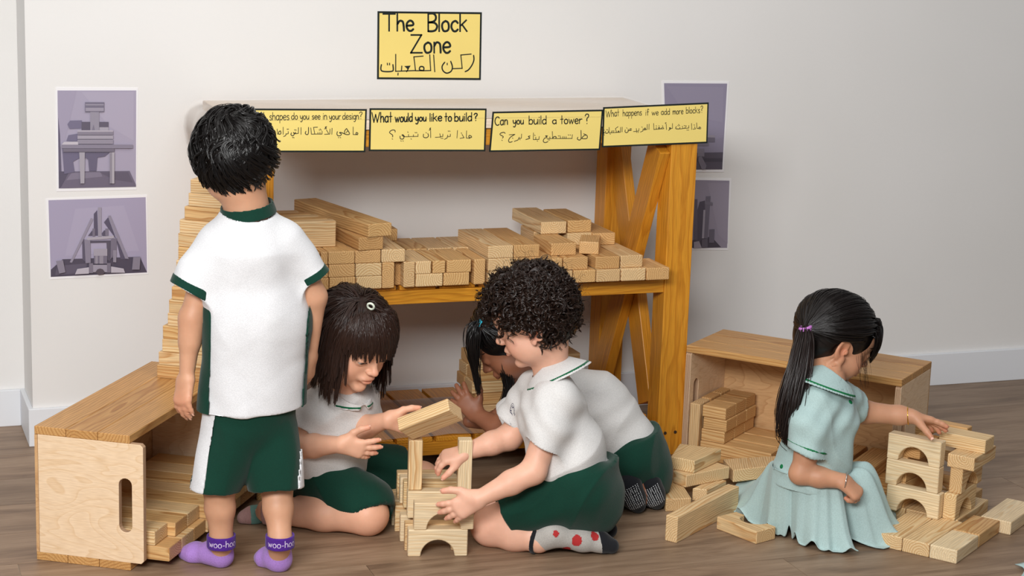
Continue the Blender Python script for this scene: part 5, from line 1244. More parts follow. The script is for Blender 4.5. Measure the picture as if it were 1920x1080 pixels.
    # shorts
    so = [cone(J(615, 865, .06), J(612, 915, .06), .094, .092, .03, n=fw, f=.85)]
    kA = J(686, 948, -.035); sa = [cone(J(600, 893, .02), kA, .074, .064, .015), cone(J(672, 930, -.02), J(716, 976, -.055), .045, .022, .03, n=dirv(.7, 0, .7), f=.6)]
    kB = J(765, 888, .17); sb = [cone(J(640, 880, .09), kB, .072, .062, .015)]
    da, db = nrm(dirv(.55, -.45, -.72)), nrm(kB-J(640, 880, .09))
    ca = [half(J(640, 962, -.04), nrm(-UPn*.9-HDn*.4+HRn*-.1), .16), sub(cone(knR-nrm(knR-hpR)*.03, knR+nrm(knR-hpR)*.06, .049, .047, .003))]
    cb = [half(J(751, 885, .16), db, .1), sub(cone(kB-db*.03, kB+db*.05, .053, .053, .003))]
    wf = lambda V: .005*crease(V@(HRn*14+UPn*22-HDn*9)+1.1*np.sin(V@HRn*16))+.002*np.sin(V@(HRn*38+UPn*55-HDn*20)+1.6*np.sin(V@HRn*21))
    cloth('shorts', garment([(so, [half(J(615, 862, .05), UPn, .2)]), (sa, ca), (sb, cb)], .0032, .02), M_GREEN, t, .0028, 28, 4, extra=wf)
    # teal sock with pink toe and cuff
    TEAL, PINK = fabric('teal_sock_knit', (104, 146, 138), 600), fabric('dusty_pink_sock_knit', (176, 138, 134), 600)
    sp = foot_prims(heel, toe, UPn, .9)+[cone(anR, heel+UPn*.026+nrm(toe-heel)*.02, .027, .022, .012)]
    d = nrm(toe-heel); F = Field(sp, .0025, infl=.002); F.cut(anR-nrm(anR-knR)*.0, nrm(knR-anR)); X, Y, Z = F.grid(); F.F = np.maximum(F.F, .0008-Z); sk = cloth('sock', F, TEAL, t, .0008, 60)
    F = Field(sp, .0025, infl=.0026); F.cut(toe-d*.028, -d); X, Y, Z = F.grid(); F.F = np.maximum(F.F, .0006-Z); cloth('sock_toe', F, PINK, sk, .0008, 60)
    kd = nrm(knR-anR); wrapband('sock_cuff', anR+kd*.0-kd*.012, anR+kd*.012, .031, .033, .0035, PINK, sk)
    # hair: straight bob with a fringe
    rad = NP((.0755, .094, .077)); C2_ = P(0, -.012, .029); down = NP((0, 0, -1.))
    F = Field([ell(C2_, rad+.001, Rh), ell(P(0, -.045, -.02), (.06, .05, .055), Rh, .03)]+[sub(ell(P(0, .088, -.04), (.072, .066, .068), Rh, .01))], .004)
    cap = cloth('hair', F, HM, t, .001, 50, 4, sm=2); cap_tone(cap)
    part = nrm(NP((.25, .1, .96))); cw = C2_+Rh@(part*rad)
    def mk(n, off, ln, st, test, seed, grav, outw, per, s0, s1, face=True, wave=.15):
        roots, v = scalp(n, C2_, Rh, rad+off*.5, test, seed); rs = np.random.RandomState(seed); ph = rs.uniform(0, 6.28, (n, 1)); am = rs.uniform(.4, 1, (n, 1))
        def flow(p, i):
            d = p-cw; nn = (p-C2_); nn /= np.linalg.norm(nn, axis=1)[:, None]; d = d/(np.linalg.norm(d, axis=1)[:, None]+1e-6); tg = d-nn*(d*nn).sum(1)[:, None]; tg /= np.linalg.norm(tg, axis=1)[:, None]+1e-6
            lowz = np.clip((.02-(p-C2_)@Rh[:, 2:3])/.06, 0, 1); sd = np.cross(nn, tg)
            return tg*(1-.75*lowz)+down*(grav+.9*lowz)+nn*outw*lowz+sd*wave*am*np.sin(i*.35+ph)+nn*.55*np.clip((i-ln*.7)/(ln*.3), 0, 1)*(rs_.uniform(-.3, 1, (n, 1)) if False else am)
        G_ = grow(roots, st, ln, flow, Rh, C2_, rad, off)
        if face:
            q = (G_-hC)@Rh; bad = ((np.abs(q[..., 0]) < .054-.01*np.clip(-q[..., 2]/.06, 0, 1)) & (q[..., 1] > .02) & (q[..., 2] < .035)).any(1); G_ = G_[~bad]
        return clumps(G_, per, s0, s1, seed)
    A = mk(440, .003, 17, .0088, lambda v: (v[:, 2] > -.25) & ~((v[:, 1] > .5) & (v[:, 2] < .75)), 1, .15, .25, 9, .008, .004)
    B = mk(280, .010, 16, .0086, lambda v: (v[:, 2] > .05) & ~((v[:, 1] > .45) & (v[:, 2] < .8)), 2, .15, .3, 9, .009, .003)
    strands('hair_lock', A, .0012, HM, cap, 1, tone=.2, cen=C2_, m2=13); strands('hair_lock', B, .0012, HM, cap, 2, tone=.2, cen=C2_, m2=13)
    Bg = mk(260, .0155, 15, .0050, lambda v: (v[:, 1] > .38) & (v[:, 2] > .50) & (v[:, 2] < .85) & (np.abs(v[:, 0]) < .75), 3, .0, .0, 9, .006, .002, face=False, wave=.1)
    strands('fringe', Bg, .0011, HM, cap, 3, tone=.2, cen=C2_, m2=11)
    tie = C2_+Rh@(nrm(NP((.12, .35, .93)))*(rad+.008)); ring('hair_tie', tie, Rh@NP((.75, .5, -.2)), .0075, .0026, plain('white_hair_elastic', (226, 232, 214)), t)
    o = wbox('wooden_block', BC, bL, bW, (.13, .062, .031), M_BLK, None, .0022); tag(o, 'pine block held up tilted in the hand of the seated child', 'block', 'blocks of the middle bridge tower')
girl_block()
# ---------------------------------------------------------------- curly-haired boy kneeling at the bridge
def boy_curly():
    J = lambda x, y, o=0: NP(Hp(x, y, 4.06+o))
    t = person('child kneeling in profile at the middle tower, white polo, green shorts, grey socks', Zp(1060, 1010, 0))
    SK = skin_mat('skin_fair_rosy', (232, 182, 156)); HM = hair_mat('dark_brown_curls', (36, 24, 19), .28)
    s = 1.03; Rh = frame(dirv(-.896, .25, -.367), dirv(-.372, .03, .928)); hC = NP(Hp(1007.4, 599.8, 4.07))
    nb = J(1034, 702, .02); fw = dirv(-.93, .32, -.12); rt = nrm(np.cross(fw, UPn))        # rt = his right (away from us)
    hp, eyes, P = head_prims(hC, Rh, s, neck=nb, nr=.034, lid=.42, cheek=1.04, back=.078)
    shL, shR = J(1038, 775, -.055), J(1006, 755, .065); ch = J(1030, 775); pel = J(1088, 915, .01)
    elL, wrL = J(1000, 884, -.10), J(896, 936, -.13); elR, wrR = J(955, 820, .06), J(872, 848, .015)
    kL, aL = J(920, 985, -.01), J(1010, 1010, -.055); kR, aR = J(918, 952, .10), J(1035, 985, .06); kL[2] = .044; kR[2] = .05; aL[2] = .032; aR[2] = .04
    hL, hR = J(1075, 925, -.045), J(1075, 915, .06)
    pr = hp+[cone(ch+UPn*-.01, pel, .058, .072, .03), cone(shL, shR, .028, .028, .03), cone(nb, J(1036, 740), .034, .045, .02)]
    pr += chain([shL, elL], [.030, .028], .012)+[cone(elL, elL*.6+wrL*.4, .0285, .0265, .01), cone(elL*.6+wrL*.4, wrL, .0265, .0178, .01)]
    pr += chain([shR, elR], [.034, .029], .012)+[cone(elR, elR*.6+wrR*.4, .029, .0265, .01), cone(elR*.6+wrR*.4, wrR, .0265, .0178, .01)]
    pr += [cone(hL, kL, .058, .044, .02), cone(kL, kL*.5+aL*.5, .04, .039, .015), cone(kL*.5+aL*.5, aL, .039, .026, .015), cone(hR, kR, .058, .044, .02), cone(kR, kR*.5+aR*.5, .04, .039, .015), cone(kR*.5+aR*.5, aR, .039, .026, .015)]
    tips = []
    pr += hand_prims(wrL, dirv(-.86, .0, -.50), dirv(.05, .95, -.1), 1.0, -1, curl=(.16, .2, .24, .28), spread=.2, thumb=(.80, .0, .05), tcurl=.7, tips=tips)
    pr += hand_prims(wrR, dirv(-.9, -.1, -.22), dirv(-.2, .3, -.9), .95, 1, curl=(.45, .5, .5, .5), spread=.1, thumb=(.5, .4, .3), tips=tips)
    heel, toe = J(1035, 1020, -.06), J(1146, 1030, -.04); heel[2] = .05; toe[2] = .03
    sole = nrm(dirv(.1, -.75, .65)); fp = [cone(aL, heel, .027, .027, .012), cone(heel, heel*.5+toe*.5-UPn*.004, .027, .0245, .014), cone(heel*.5+toe*.5-UPn*.004, toe*.8+heel*.2-UPn*.006, .0245, .02, .014), cone(toe*.8+heel*.2-UPn*.006, toe-UPn*.012, .02, .015, .012)]
    heel2, toe2 = J(1070, 985, .04), J(1140, 1000, .035); heel2[2] = .055; toe2[2] = .03
    fp2 = [cone(aR, heel2, .027, .028, .012), cone(heel2, toe2, .027, .0175, .014)]
    pr += fp+fp2
    spots = [(P(-.04, .055, -.03), .022, (1.05, .84, .82)), (P(0, .1, -.02), .009, (1.05, .86, .82)), (P(-.076, -.008, -.01), .02, (1.06, .80, .76)), (kL, .03, (1.02, .86, .83))]+[(q[0], .010, (1.05, .82, .80)) for q in tips]
    lo, hi = hC-.115, hC+.12
    fin = tuple(((lo[i], hi[i], .0017), (wrL[i]-.09, wrL[i]+.03, .0019)) for i in range(3))
    skin(t, pr, SK, .003, fine=fin, spots=spots, lips=(hC, Rh, s))
    for e in eyes: eye_mesh('eye', e, Rh, s, (.0, .85, -.45), t)
    brows(hp, P, Rh, s, HM, t, sides=(-1,)); brows(hp, P, Rh, s, HM, t, sides=(1,)); lashes(eyes, Rh, s, .42, HM, t, down=.55); nails(tips, t, M_NAIL)
    # polo
    to_ = [cone(J(1040, 785), J(1062, 850), .083, .087, .03, n=fw, f=.9), cone(J(1062, 850), J(1081, 920, .01), .087, .093, .03, n=fw, f=.95), cone(J(1046, 745, -.045), J(1016, 731, .055), .045, .044, .035), cone(nb-UPn*.03, J(1036, 765), .042, .072, .03)]
    mL = J(1030, 802, -.075); cL = J(1008, 868, -.10)
    sL = [cone(J(1044, 756, -.045), mL, .041, .043, .02), cone(mL, cL, .043, .0435, .02)]; eL = J(1013, 836, -.092); dL = nrm(dirv(-.45, -.12, -.88))
    cR = J(955, 800, .075); sR = [cone(J(1000, 735, .075), cR, .045, .042, .02)]; eR = J(966, 795, .075); dR = nrm(cR-J(1000, 735, .075))
    hem = J(1076, 884, .005); hn = nrm(dirv(.30, .05, -.95))
    wr = lambda V: .0045*crease(V@(fw*17+UPn*24)+1.0*np.sin(V@(UPn*17+rt*6)))*np.clip((.50-V[:, 2])/.2, 0, 1)+.0014*np.sin(V@(fw*50+UPn*62)+1.8*np.sin(V@(UPn*22+rt*9)))*np.clip((.42-V[:, 2])/.15, 0.1, 1)+.002*np.sin(V@(fw*95-UPn*40)+2*np.sin(V[:, 2]*30))
    cloth('polo_shirt', garment([(to_, [half(hem, hn, .2), sub(cone(hem-hn*.01, hem+hn*.05, .078, .078, .002)), sub(cone(nb-UPn*.02, nb+UPn*.07, .0405, .041, .004))]),
        (sL, [half(eL, dL, .12), hollow(sL[1], eL)]), (sR, [half(eR, dR, .1), hollow(sR[0], eR)])], .003, .028), M_POLO, t, .0022, 30, 12, extra=wr)
    cu = nrm(UPn*.83+fw*.55)
    collar(nb-cu*.012-fw*.002, cu, fw, .080, .044, .036, M_POLO, t, M_GREEN2, gap=.014)
    # embroidered crest on the chest and a few pink paint marks
    NAVY = plain('navy_embroidery', (44, 44, 78), .8); c0 = J(970, 776, -.055)
    V, F_ = [], []; rs = np.random.RandomState(3); n_ = fw; a_ = -rt
    def addq(u0, v0, u1, v1, w):
        pts = []
        for u, v in ((u0, v0), (u1, v1)):
            y = c0+a_*u+UPn*v; pts.append(y+n_*.0125)
        d = nrm(pts[1]-pts[0]); k = np.cross(d, n_)*w; b = len(V); V.extend([pts[0]-k, pts[0]+k, pts[1]+k, pts[1]-k]); F_.append((b, b+1, b+2, b+3))
    for k in range(24):
        a, b = k/24*6.283, (k+.8)/24*6.283
        for r_ in (1, .8): addq(.017*r_*math.cos(a), .023*r_*math.sin(a), .017*r_*math.cos(b), .023*r_*math.sin(b), .0006)
    for k in range(7): u = rs.uniform(-.008, .008); addq(u-.003, -.013+.0043*k, u+.004, -.012+.0043*k, .0013)
    # shorts
    so = [cone(J(1083, 888, .01), J(1090, 930, .01), .096, .098, .03)]
    kA, kB = J(945, 962, -.02), J(940, 945, .09); sa = [cone(J(1085, 915, -.035), kA, .078, .058, .015)]; sb = [cone(J(1085, 910, .06), kB, .075, .056, .015)]
    da = nrm(kA-J(1080, 920, -.03)); db = nrm(kB-J(1080, 912, .06)); eA = J(950, 970, -.02); dA = nrm(dirv(-.85, -.05, -.42))
    fl = half(J(1040, 1000, -.05), nrm(dirv(.08, -.25, -1)), .15)
    wf = lambda V: .0045*crease(V@(fw*20+UPn*24)+1.2*np.sin(V@(fw*17)))+.002*np.sin(V@(fw*46+UPn*60)+1.7*np.sin(V@(fw*25)))
    cloth('shorts', garment([(so, [half(J(1080, 878, .01), -hn, .2)]), (sa, [half(eA, dA, .11), fl, sub(cone(eA-dA*.014, eA+dA*.06, .049, .05, .002))]), (sb, [half(J(945, 952, .09), db, .1)])], .003, .02), M_GREEN, t, .0026, 28, 4, extra=wf)
    # socks
    GREY, BLK_, RED = fabric('grey_sock_knit', (176, 172, 166), 600), fabric('black_sock_knit', (26, 27, 32), 600), plain('red_sock_patch', (176, 44, 44), .85)
    for q, an, he, to, k in ((fp, aL, heel, toe, kL), (fp2, aR, heel2, toe2, kR)):
        F = Field(q, .0025, infl=.0024); n_ = nrm(k-an); F.cut(an+n_*.004, n_); X, Y, Z = F.grid(); F.F = np.maximum(F.F, .0008-Z); sk = cloth('sock', F, GREY, t, .0008, 60)
        d = nrm(to-he); F = Field(q, .0025, infl=.0031); F.cut(to-d*.030, -d-UPn*.35); X, Y, Z = F.grid(); F.F = np.maximum(F.F, .0006-Z); cloth('sock_toe', F, BLK_, sk, .0008, 60)
        wrapband('sock_cuff', an+n_*.0, an+n_*.010, .0335, .0335, .005, BLK_, sk)
        if q is fp:
            vv = np.array([v.co for v in sk.data.vertices]); nn = np.array([v.normal for v in sk.data.vertices])
            off = NP(wl(sk))
            for (x, y, rr) in ((1082, 1012, .0125), (1062, 1037, .011), (1122, 1000, .011), (1040, 1000, .008)):
                tp = J(x, y, -.075); i = np.argmin(np.linalg.norm(vv+off-tp, axis=1)); c = vv[i]+off; n1 = nn[i]; u = nrm(np.cross(n1, UPn)); v = np.cross(n1, u)
                ids = np.where(np.linalg.norm(vv+off-c, axis=1) < rr*1.15)[0]; rel = vv[ids]+off-c
                # lift a copy of the sock surface patch
                me = sk.data; ok = np.zeros(len(vv), bool); e = np.sqrt(((vv+off-c)@u/rr)**2+((vv+off-c)@v/(rr*1.1))**2); ok = (e < 1) & (np.linalg.norm(vv+off-c, axis=1) < rr*1.6)
                lv = np.empty(len(me.loops), np.int32); me.loops.foreach_get('vertex_index', lv); Q = lv.reshape(-1, 4); Q = Q[ok[Q].all(1)]
                if len(Q):
                    us, inv = np.unique(Q, return_inverse=True); pv = vv[us]+off+nn[us]*.0007; fast_mesh('sock_patch', pv, inv.reshape(-1, 4), RED, sk)
    # curls
    rad = NP((.074, .083, .078)); C2_ = P(0, -.002, .032)
    F = Field([ell(C2_, rad+.004, Rh), ell(P(0, -.046, -.02), (.045, .038, .04), Rh, .03)]+[sub(ell(P(0, .088, -.036), (.08, .064, .066), Rh, .01)), sub(ell(P(-.076, .002, -.022), (.03, .03, .03), Rh, .008))], .004)
    cap = cloth('hair', F, HM, t, .003, 90, 4, sm=1); cap_tone(cap)
    rs = np.random.RandomState(8); n = 1050
    roots, v = scalp(n, C2_, Rh, rad, lambda v: (v[:, 2] > -.85) & ~((v[:, 1] > .50) & (v[:, 2] < .30)) & ~((v[:, 1] > .05) & (v[:, 2] < -.12)) & ~((v[:, 1] > -.2) & (v[:, 2] < -.38)), 4)
    nn = (roots-C2_); nn /= np.linalg.norm(nn, axis=1)[:, None]
    m = 34; tt = np.linspace(0, 1, m)[None, :, None]
    tg = rs.normal(size=(n, 3))*.8+NP((0, 0, -1.0)); tg -= nn*(tg*nn).sum(1)[:, None]; tg /= np.linalg.norm(tg, axis=1)[:, None]
    ax = nn*rs.uniform(.35, .9, (n, 1))+tg*.8; ax /= np.linalg.norm(ax, axis=1)[:, None]
    bx = np.cross(ax, nn+.01); bx /= np.linalg.norm(bx, axis=1)[:, None]; cx = np.cross(ax, bx)
    ln = (rs.uniform(.016, .030, (n, 1))*(1+.55*np.clip(v[:, 1:2]+.15, 0, 1)*(v[:, 2:3] > -.1)+.5*np.clip(v[:, 2:3], 0, 1)))[:, None]; turns = rs.uniform(1.3, 2.6, (n, 1))[:, None]; cr = rs.uniform(.0055, .0115, (n, 1))[:, None]*(1-.25*tt)
    ph = rs.uniform(0, 6.28, (n, 1))[:, None]; sg = rs.choice([-1, 1], (n, 1))[:, None]
    base = roots[:, None]+nn[:, None]*rs.uniform(.001, .014, (n, 1, 1))+ax[:, None]*ln*tt+NP((0, 0, -1.))*.010*tt**2
    out = []
    for j in (0, 2, 4):
        a = 6.283*turns*tt*sg+ph+j*.07; r_ = cr*(1+.06*(j-2)); out.append(base+bx[:, None]*np.cos(a)*r_+cx[:, None]*np.sin(a)*r_+ax[:, None]*(j-2)*.0008)
    strands('curls', np.concatenate(out), .0013, HM, cap, 3, tone=.2, tip=.5, cen=C2_, m2=25)
    # loose wisps
    k = 90; ii = rs.choice(n, k); a = 6.283*1.4*tt*sg[ii]+ph[ii]; wp = roots[ii][:, None]+nn[ii][:, None]*(.02+.022*tt)+ax[ii][:, None]*.012*tt+bx[ii][:, None]*np.cos(a)*.008+cx[ii][:, None]*np.sin(a)*.008
    strands('wisps', wp, .00035, HM, cap, 5, tone=.2)
    # crest and marks float a hair above the shirt: snap them onto it
    sh_ = [o for o in t.children if o.name.startswith('polo_shirt')][0]; off = NP(wl(sh_)); vv = np.array([v_.co for v_ in sh_.data.vertices])+off; nn_ = np.array([v_.normal for v_ in sh_.data.vertices])
    def snap(Pts, lift=.0007):
        Pts = np.array(Pts); out = []
        for p in Pts:
            dd = vv-p; lat = dd-np.outer(dd@NP(FWD), NP(FWD)); near = np.where((np.linalg.norm(lat, axis=1) < .004))[0]
            i = near[np.argmin((vv[near]-NP(CAM))@NP(FWD))] if len(near) else np.argmin(np.linalg.norm(dd, axis=1)); pl = vv[i]; nn1 = nn_[i]
            r_ = nrm(p-NP(CAM)); den = r_@nn1; q = p+r_*(((pl-p)@nn1)/den) if abs(den) > .15 else pl; out.append(q+nn1*lift if np.linalg.norm(q-pl) < .012 else pl+nn1*lift)
        return np.array(out)
    mesh_obj('chest_crest', snap(V), F_, NAVY, t)
boy_curly()
# ---------------------------------------------------------------- girl bending forward behind the curly-haired boy
def girl_bending():
    J = lambda x, y, o=0: NP(Hp(x, y, 4.40+o))
    t = person('child bending low behind the kneeling child, white polo, green shorts, dark grip socks', Zp(1190, 940, 0))
    SK = skin_mat('skin_brown', (150, 98, 72)); HM = hair_mat('black_straight_hair', (14, 12, 13), .3)
    s = 1.0; Rh = frame(dirv(-.75, .05, -.66), dirv(-.62, .05, .78)); hC = J(960, 635, -.01)
    nb = J(1012, 690, .0); fw = nrm(J(1010, 720)-J(1180, 850)); rt = HDn
    hp, eyes, P = head_prims(hC, Rh, s, neck=nb, nr=.033, lid=.08)
    shL, shR = J(1010, 745, -.07), J(1000, 725, .08); ch = J(1040, 745); pel = J(1180, 858)
    elL, wrL = J(955, 800, -.02), J(889, 768, .0)
    pr = hp+[cone(ch, pel, .062, .052, .03), cone(shL, shR, .028, .028, .03), cone(nb, J(1020, 720), .033, .045, .02)]
    wrL = J(893, 778, .02); elL = J(932, 800, -.02)
    pr += chain([J(985, 770, -.05), elL], [.033, .027], .012)+[cone(elL, wrL, .027, .018, .01)]+chain([shR, J(930, 790, .1), J(880, 790, .1)], [.03, .024, .016], .012)
    tips = []
    pr += hand_prims(wrL, dirv(-.62, .15, .62), dirv(-.3, .9, .3), .95, -1, curl=(.25, .2, .2, .25), spread=.22, thumb=(.85, .05, .1), tips=tips)
    k1, k2 = J(1110, 905, -.02), J(1130, 900, .09); k1[2] = .05; k2[2] = .05; a1_, a2_ = J(1172, 888, -.05), J(1212, 890, .02)
    pr += [cone(J(1182, 866, -.035), k1, .044, .042, .02), cone(J(1182, 866, .045), k2, .044, .042, .02), cone(k1, a1_, .04, .027, .015), cone(k2, a2_, .04, .027, .015)]
    def ft(a, heel, toe): return [cone(a, heel, .026, .026, .012), cone(heel, heel*.45+toe*.55, .027, .0255, .014), cone(heel*.45+toe*.55, toe, .0255, .016, .014)]
    f1 = ft(a1_, J(1178, 908, -.10), J(1196, 950, -.09)); f2 = ft(a2_, J(1216, 908, -.07), J(1232, 946, -.06))
    for q in (f1, f2):
        q[2].b[2] = max(q[2].b[2], .019)
    pr += f1+f2
    skin(t, pr, SK, .003, fine=tuple(((wrL[i]-.09, wrL[i]+.09, .002),) for i in range(3)), lips=(hC, Rh, s))
    for e in eyes: eye_mesh('eye', e, Rh, s, (.0, .85, -.45), t)
    brows(hp, P, Rh, s, HM, t)
    # polo, back arched
    to_ = [cone(J(1030, 745), J(1110, 772), .086, .092, .03), cone(J(1110, 772), J(1190, 868), .092, .094, .04), cone(J(1012, 748, -.06), J(1005, 728, .07), .042, .042, .03), cone(nb+fw*.0, J(1040, 745), .045, .078, .03)]
    cL = J(932, 805, -.05); sL = [cone(J(1000, 752, -.06), J(962, 782, -.06), .046, .046, .02), cone(J(962, 782, -.06), cL, .046, .044, .02)]; eL = J(945, 789, -.055); dL = nrm(dirv(-.86, .1, -.45))
    hem = J(1182, 838); hn = nrm(dirv(.48, -.02, -.87)*1.0); hn = nrm(dirv(.42, 0, -.9))
    wr = lambda V: .003*crease(V@(fw*22+UPn*12)+1.0*np.sin(V@(UPn*18)))+.0008*np.sin(V@(fw*70+UPn*40)+2*np.sin(V@(UPn*25)))
    cloth('polo_shirt', garment([(to_, [half(J(1182, 832), hn, .16), sub(cone(nb+fw*.05, nb-fw*.02, .037, .037, .004))]), (sL, [half(eL, dL, .1), hollow(sL[1], eL)])], .0035, .02), M_POLO, t, .002, 30, 3, extra=wr)
    # shorts
    so = [cone(J(1172, 835), J(1188, 880), .098, .096, .03)]; sa = [cone(J(1180, 862, -.045), J(1140, 912, -.03), .072, .062, .02)]; sb = [cone(J(1185, 862, .045), J(1205, 915, .05), .072, .058, .02)]
    fl = half(J(1150, 905, -.05), nrm(-UPn), .3)
    wf = lambda V: .005*crease(V@(HRn*22+UPn*8)+1.0*np.sin(V@(UPn*16)))+.002*np.sin(V@(HRn*60+UPn*20)+1.7*np.sin(V@(UPn*25)))
    cloth('shorts', garment([(so, [half(J(1165, 826), -hn, .16)]), (sa, [fl, half(J(1162, 905, -.04), dirv(1, -.4, -.3), .05)]), (sb, [fl, half(J(1215, 900, .05), nrm(-UPn+HRn*.2), .3)])], .0035, .02), M_GREEN, t, .003, 30, 4, extra=wf)
    # dark grip socks
    BLK_, DOT, BLU = fabric('black_grip_sock', (20, 22, 27), 600), plain('white_grip_dot', (214, 218, 222), .6), plain('blue_sock_mark', (40, 150, 200), .7)
    for q in (f1, f2):
        F = Field(q, .0025, infl=.0024); X, Y, Z = F.grid(); F.F = np.maximum(F.F, .0008-Z); sk = cloth('sock', F, BLK_, t, .0006, 60)
        me = sk.data; off = NP(wl(sk)); vv = np.array([v.co for v in me.vertices])+off; nn = np.array([v.normal for v in me.vertices])
        A, B = q[1].a, q[2].b; ax = nrm(B-A); L = np.linalg.norm(B-A); side = nrm(np.cross(ax, -HDn)); V, Fc = [], []
        for i in range(15):
            for j in range(-4, 5):
                u = (i+.5)/15; p = A+ax*L*(u*1.0-.02)+side*j*.0052*(1-.15*u)-HDn*.03
                m = (np.abs((vv-p)@ax) < .004) & (np.abs((vv-p)@side) < .004) & (nn@HDn < -.35)
                if not m.any() or (nn[m]@HDn).mean() > -.5: continue
                c = vv[m].mean(0); n_ = nrm(nn[m].mean(0)); e1 = nrm(np.cross(n_, ax)); e2 = np.cross(n_, e1); b = len(V); r_ = .0015; c = c+n_*.001
                V += [c+e1*r_, c+e2*r_, c-e1*r_, c-e2*r_, c+n_*.0006]; Fc += [(b, b+1, b+4), (b+1, b+2, b+4), (b+2, b+3, b+4), (b+3, b, b+4)]
        if V: tag(mesh_obj('grip_dots', V, Fc, DOT, sk), 'white rubber dots on the sole', kind='stuff')
    # hair
    rad = NP((.0755, .094, .077)); C2_ = P(0, -.012, .029)
    F = Field([ell(C2_, rad+.004, Rh), ell(P(0, -.045, -.02), (.06, .05, .055), Rh, .03)]+[sub(ell(P(0, .088, -.045), (.075, .066, .068), Rh, .01))], .004)
    cap = cloth('hair', F, HM, t, .001, 50, 4, sm=2); cap_tone(cap)
    tieP = J(897, 607, -.07)
    rs = np.random.RandomState(4); down = NP((0, 0, -1.))
    roots, v = scalp(240, C2_, Rh, rad, lambda v: (v[:, 2] > -.3), 2)
    def flow(p, i):
        d = tieP-p; nn = (p-C2_); nn /= np.linalg.norm(nn, axis=1)[:, None]; d = d/(np.linalg.norm(d, axis=1)[:, None]+1e-6); return d-nn*np.minimum(0, (d*nn).sum(1))[:, None]*.8+nn*.1
    strands('hair_lock', clumps(grow(roots, .0075, 12, flow, Rh, C2_, rad, .004), 5, .008, .003, 2), .0015, HM, cap, 2, tone=.15, cen=C2_)
    ring('hair_tie', tieP, dirv(-.6, -.3, .5), .009, .0042, plain('turquoise_hair_elastic', (40, 176, 200)), t)
    def tail(P0, pts, n, w0, w1, seed, lab):
        K = np.array([P0]+pts); tt = np.linspace(0, len(K)-1, 20); C_ = np.array([[np.interp(q, np.arange(len(K)), K[:, a]) for a in range(3)] for q in tt]); C_ = smooth1(C_)
        r_ = np.random.RandomState(seed); o = r_.normal(size=(n, 3)); u = np.linspace(0, 1, 20); w = w0+(w1-w0)*np.sin(np.clip(u*1.25, 0, 1)*math.pi)[None, :, None]
        Pn = C_[None]+o[:, None]*w*.55+.002*np.sin(u[None, :, None]*7+r_.uniform(0, 6, (n, 1, 3))); cutl = r_.uniform(.82, 1.0, n)
        Pn = np.stack([np.stack([np.interp(u*c, u, Pn[i, :, a]) for a in range(3)], 1) for i, c in enumerate(cutl)])
        strands(lab, Pn, .0013, HM, cap, seed, tone=.15, cen=C_[None]+HDn*.03, m2=14)
    tail(tieP, [J(888, 615, -.08), J(884, 650, -.08), J(891, 690, -.07), J(898, 742, -.07)], 300, .005, .012, 1, 'ponytail')
    tail(J(935, 650, -.05), [J(945, 690, -.06), J(955, 725, -.05), J(938, 768, -.05)], 110, .006, .010, 2, 'loose_hair')
def smooth1(C):
    for _ in range(3): C[1:-1] = (C[:-2]+2*C[1:-1]+C[2:])/4
    return C
girl_bending()
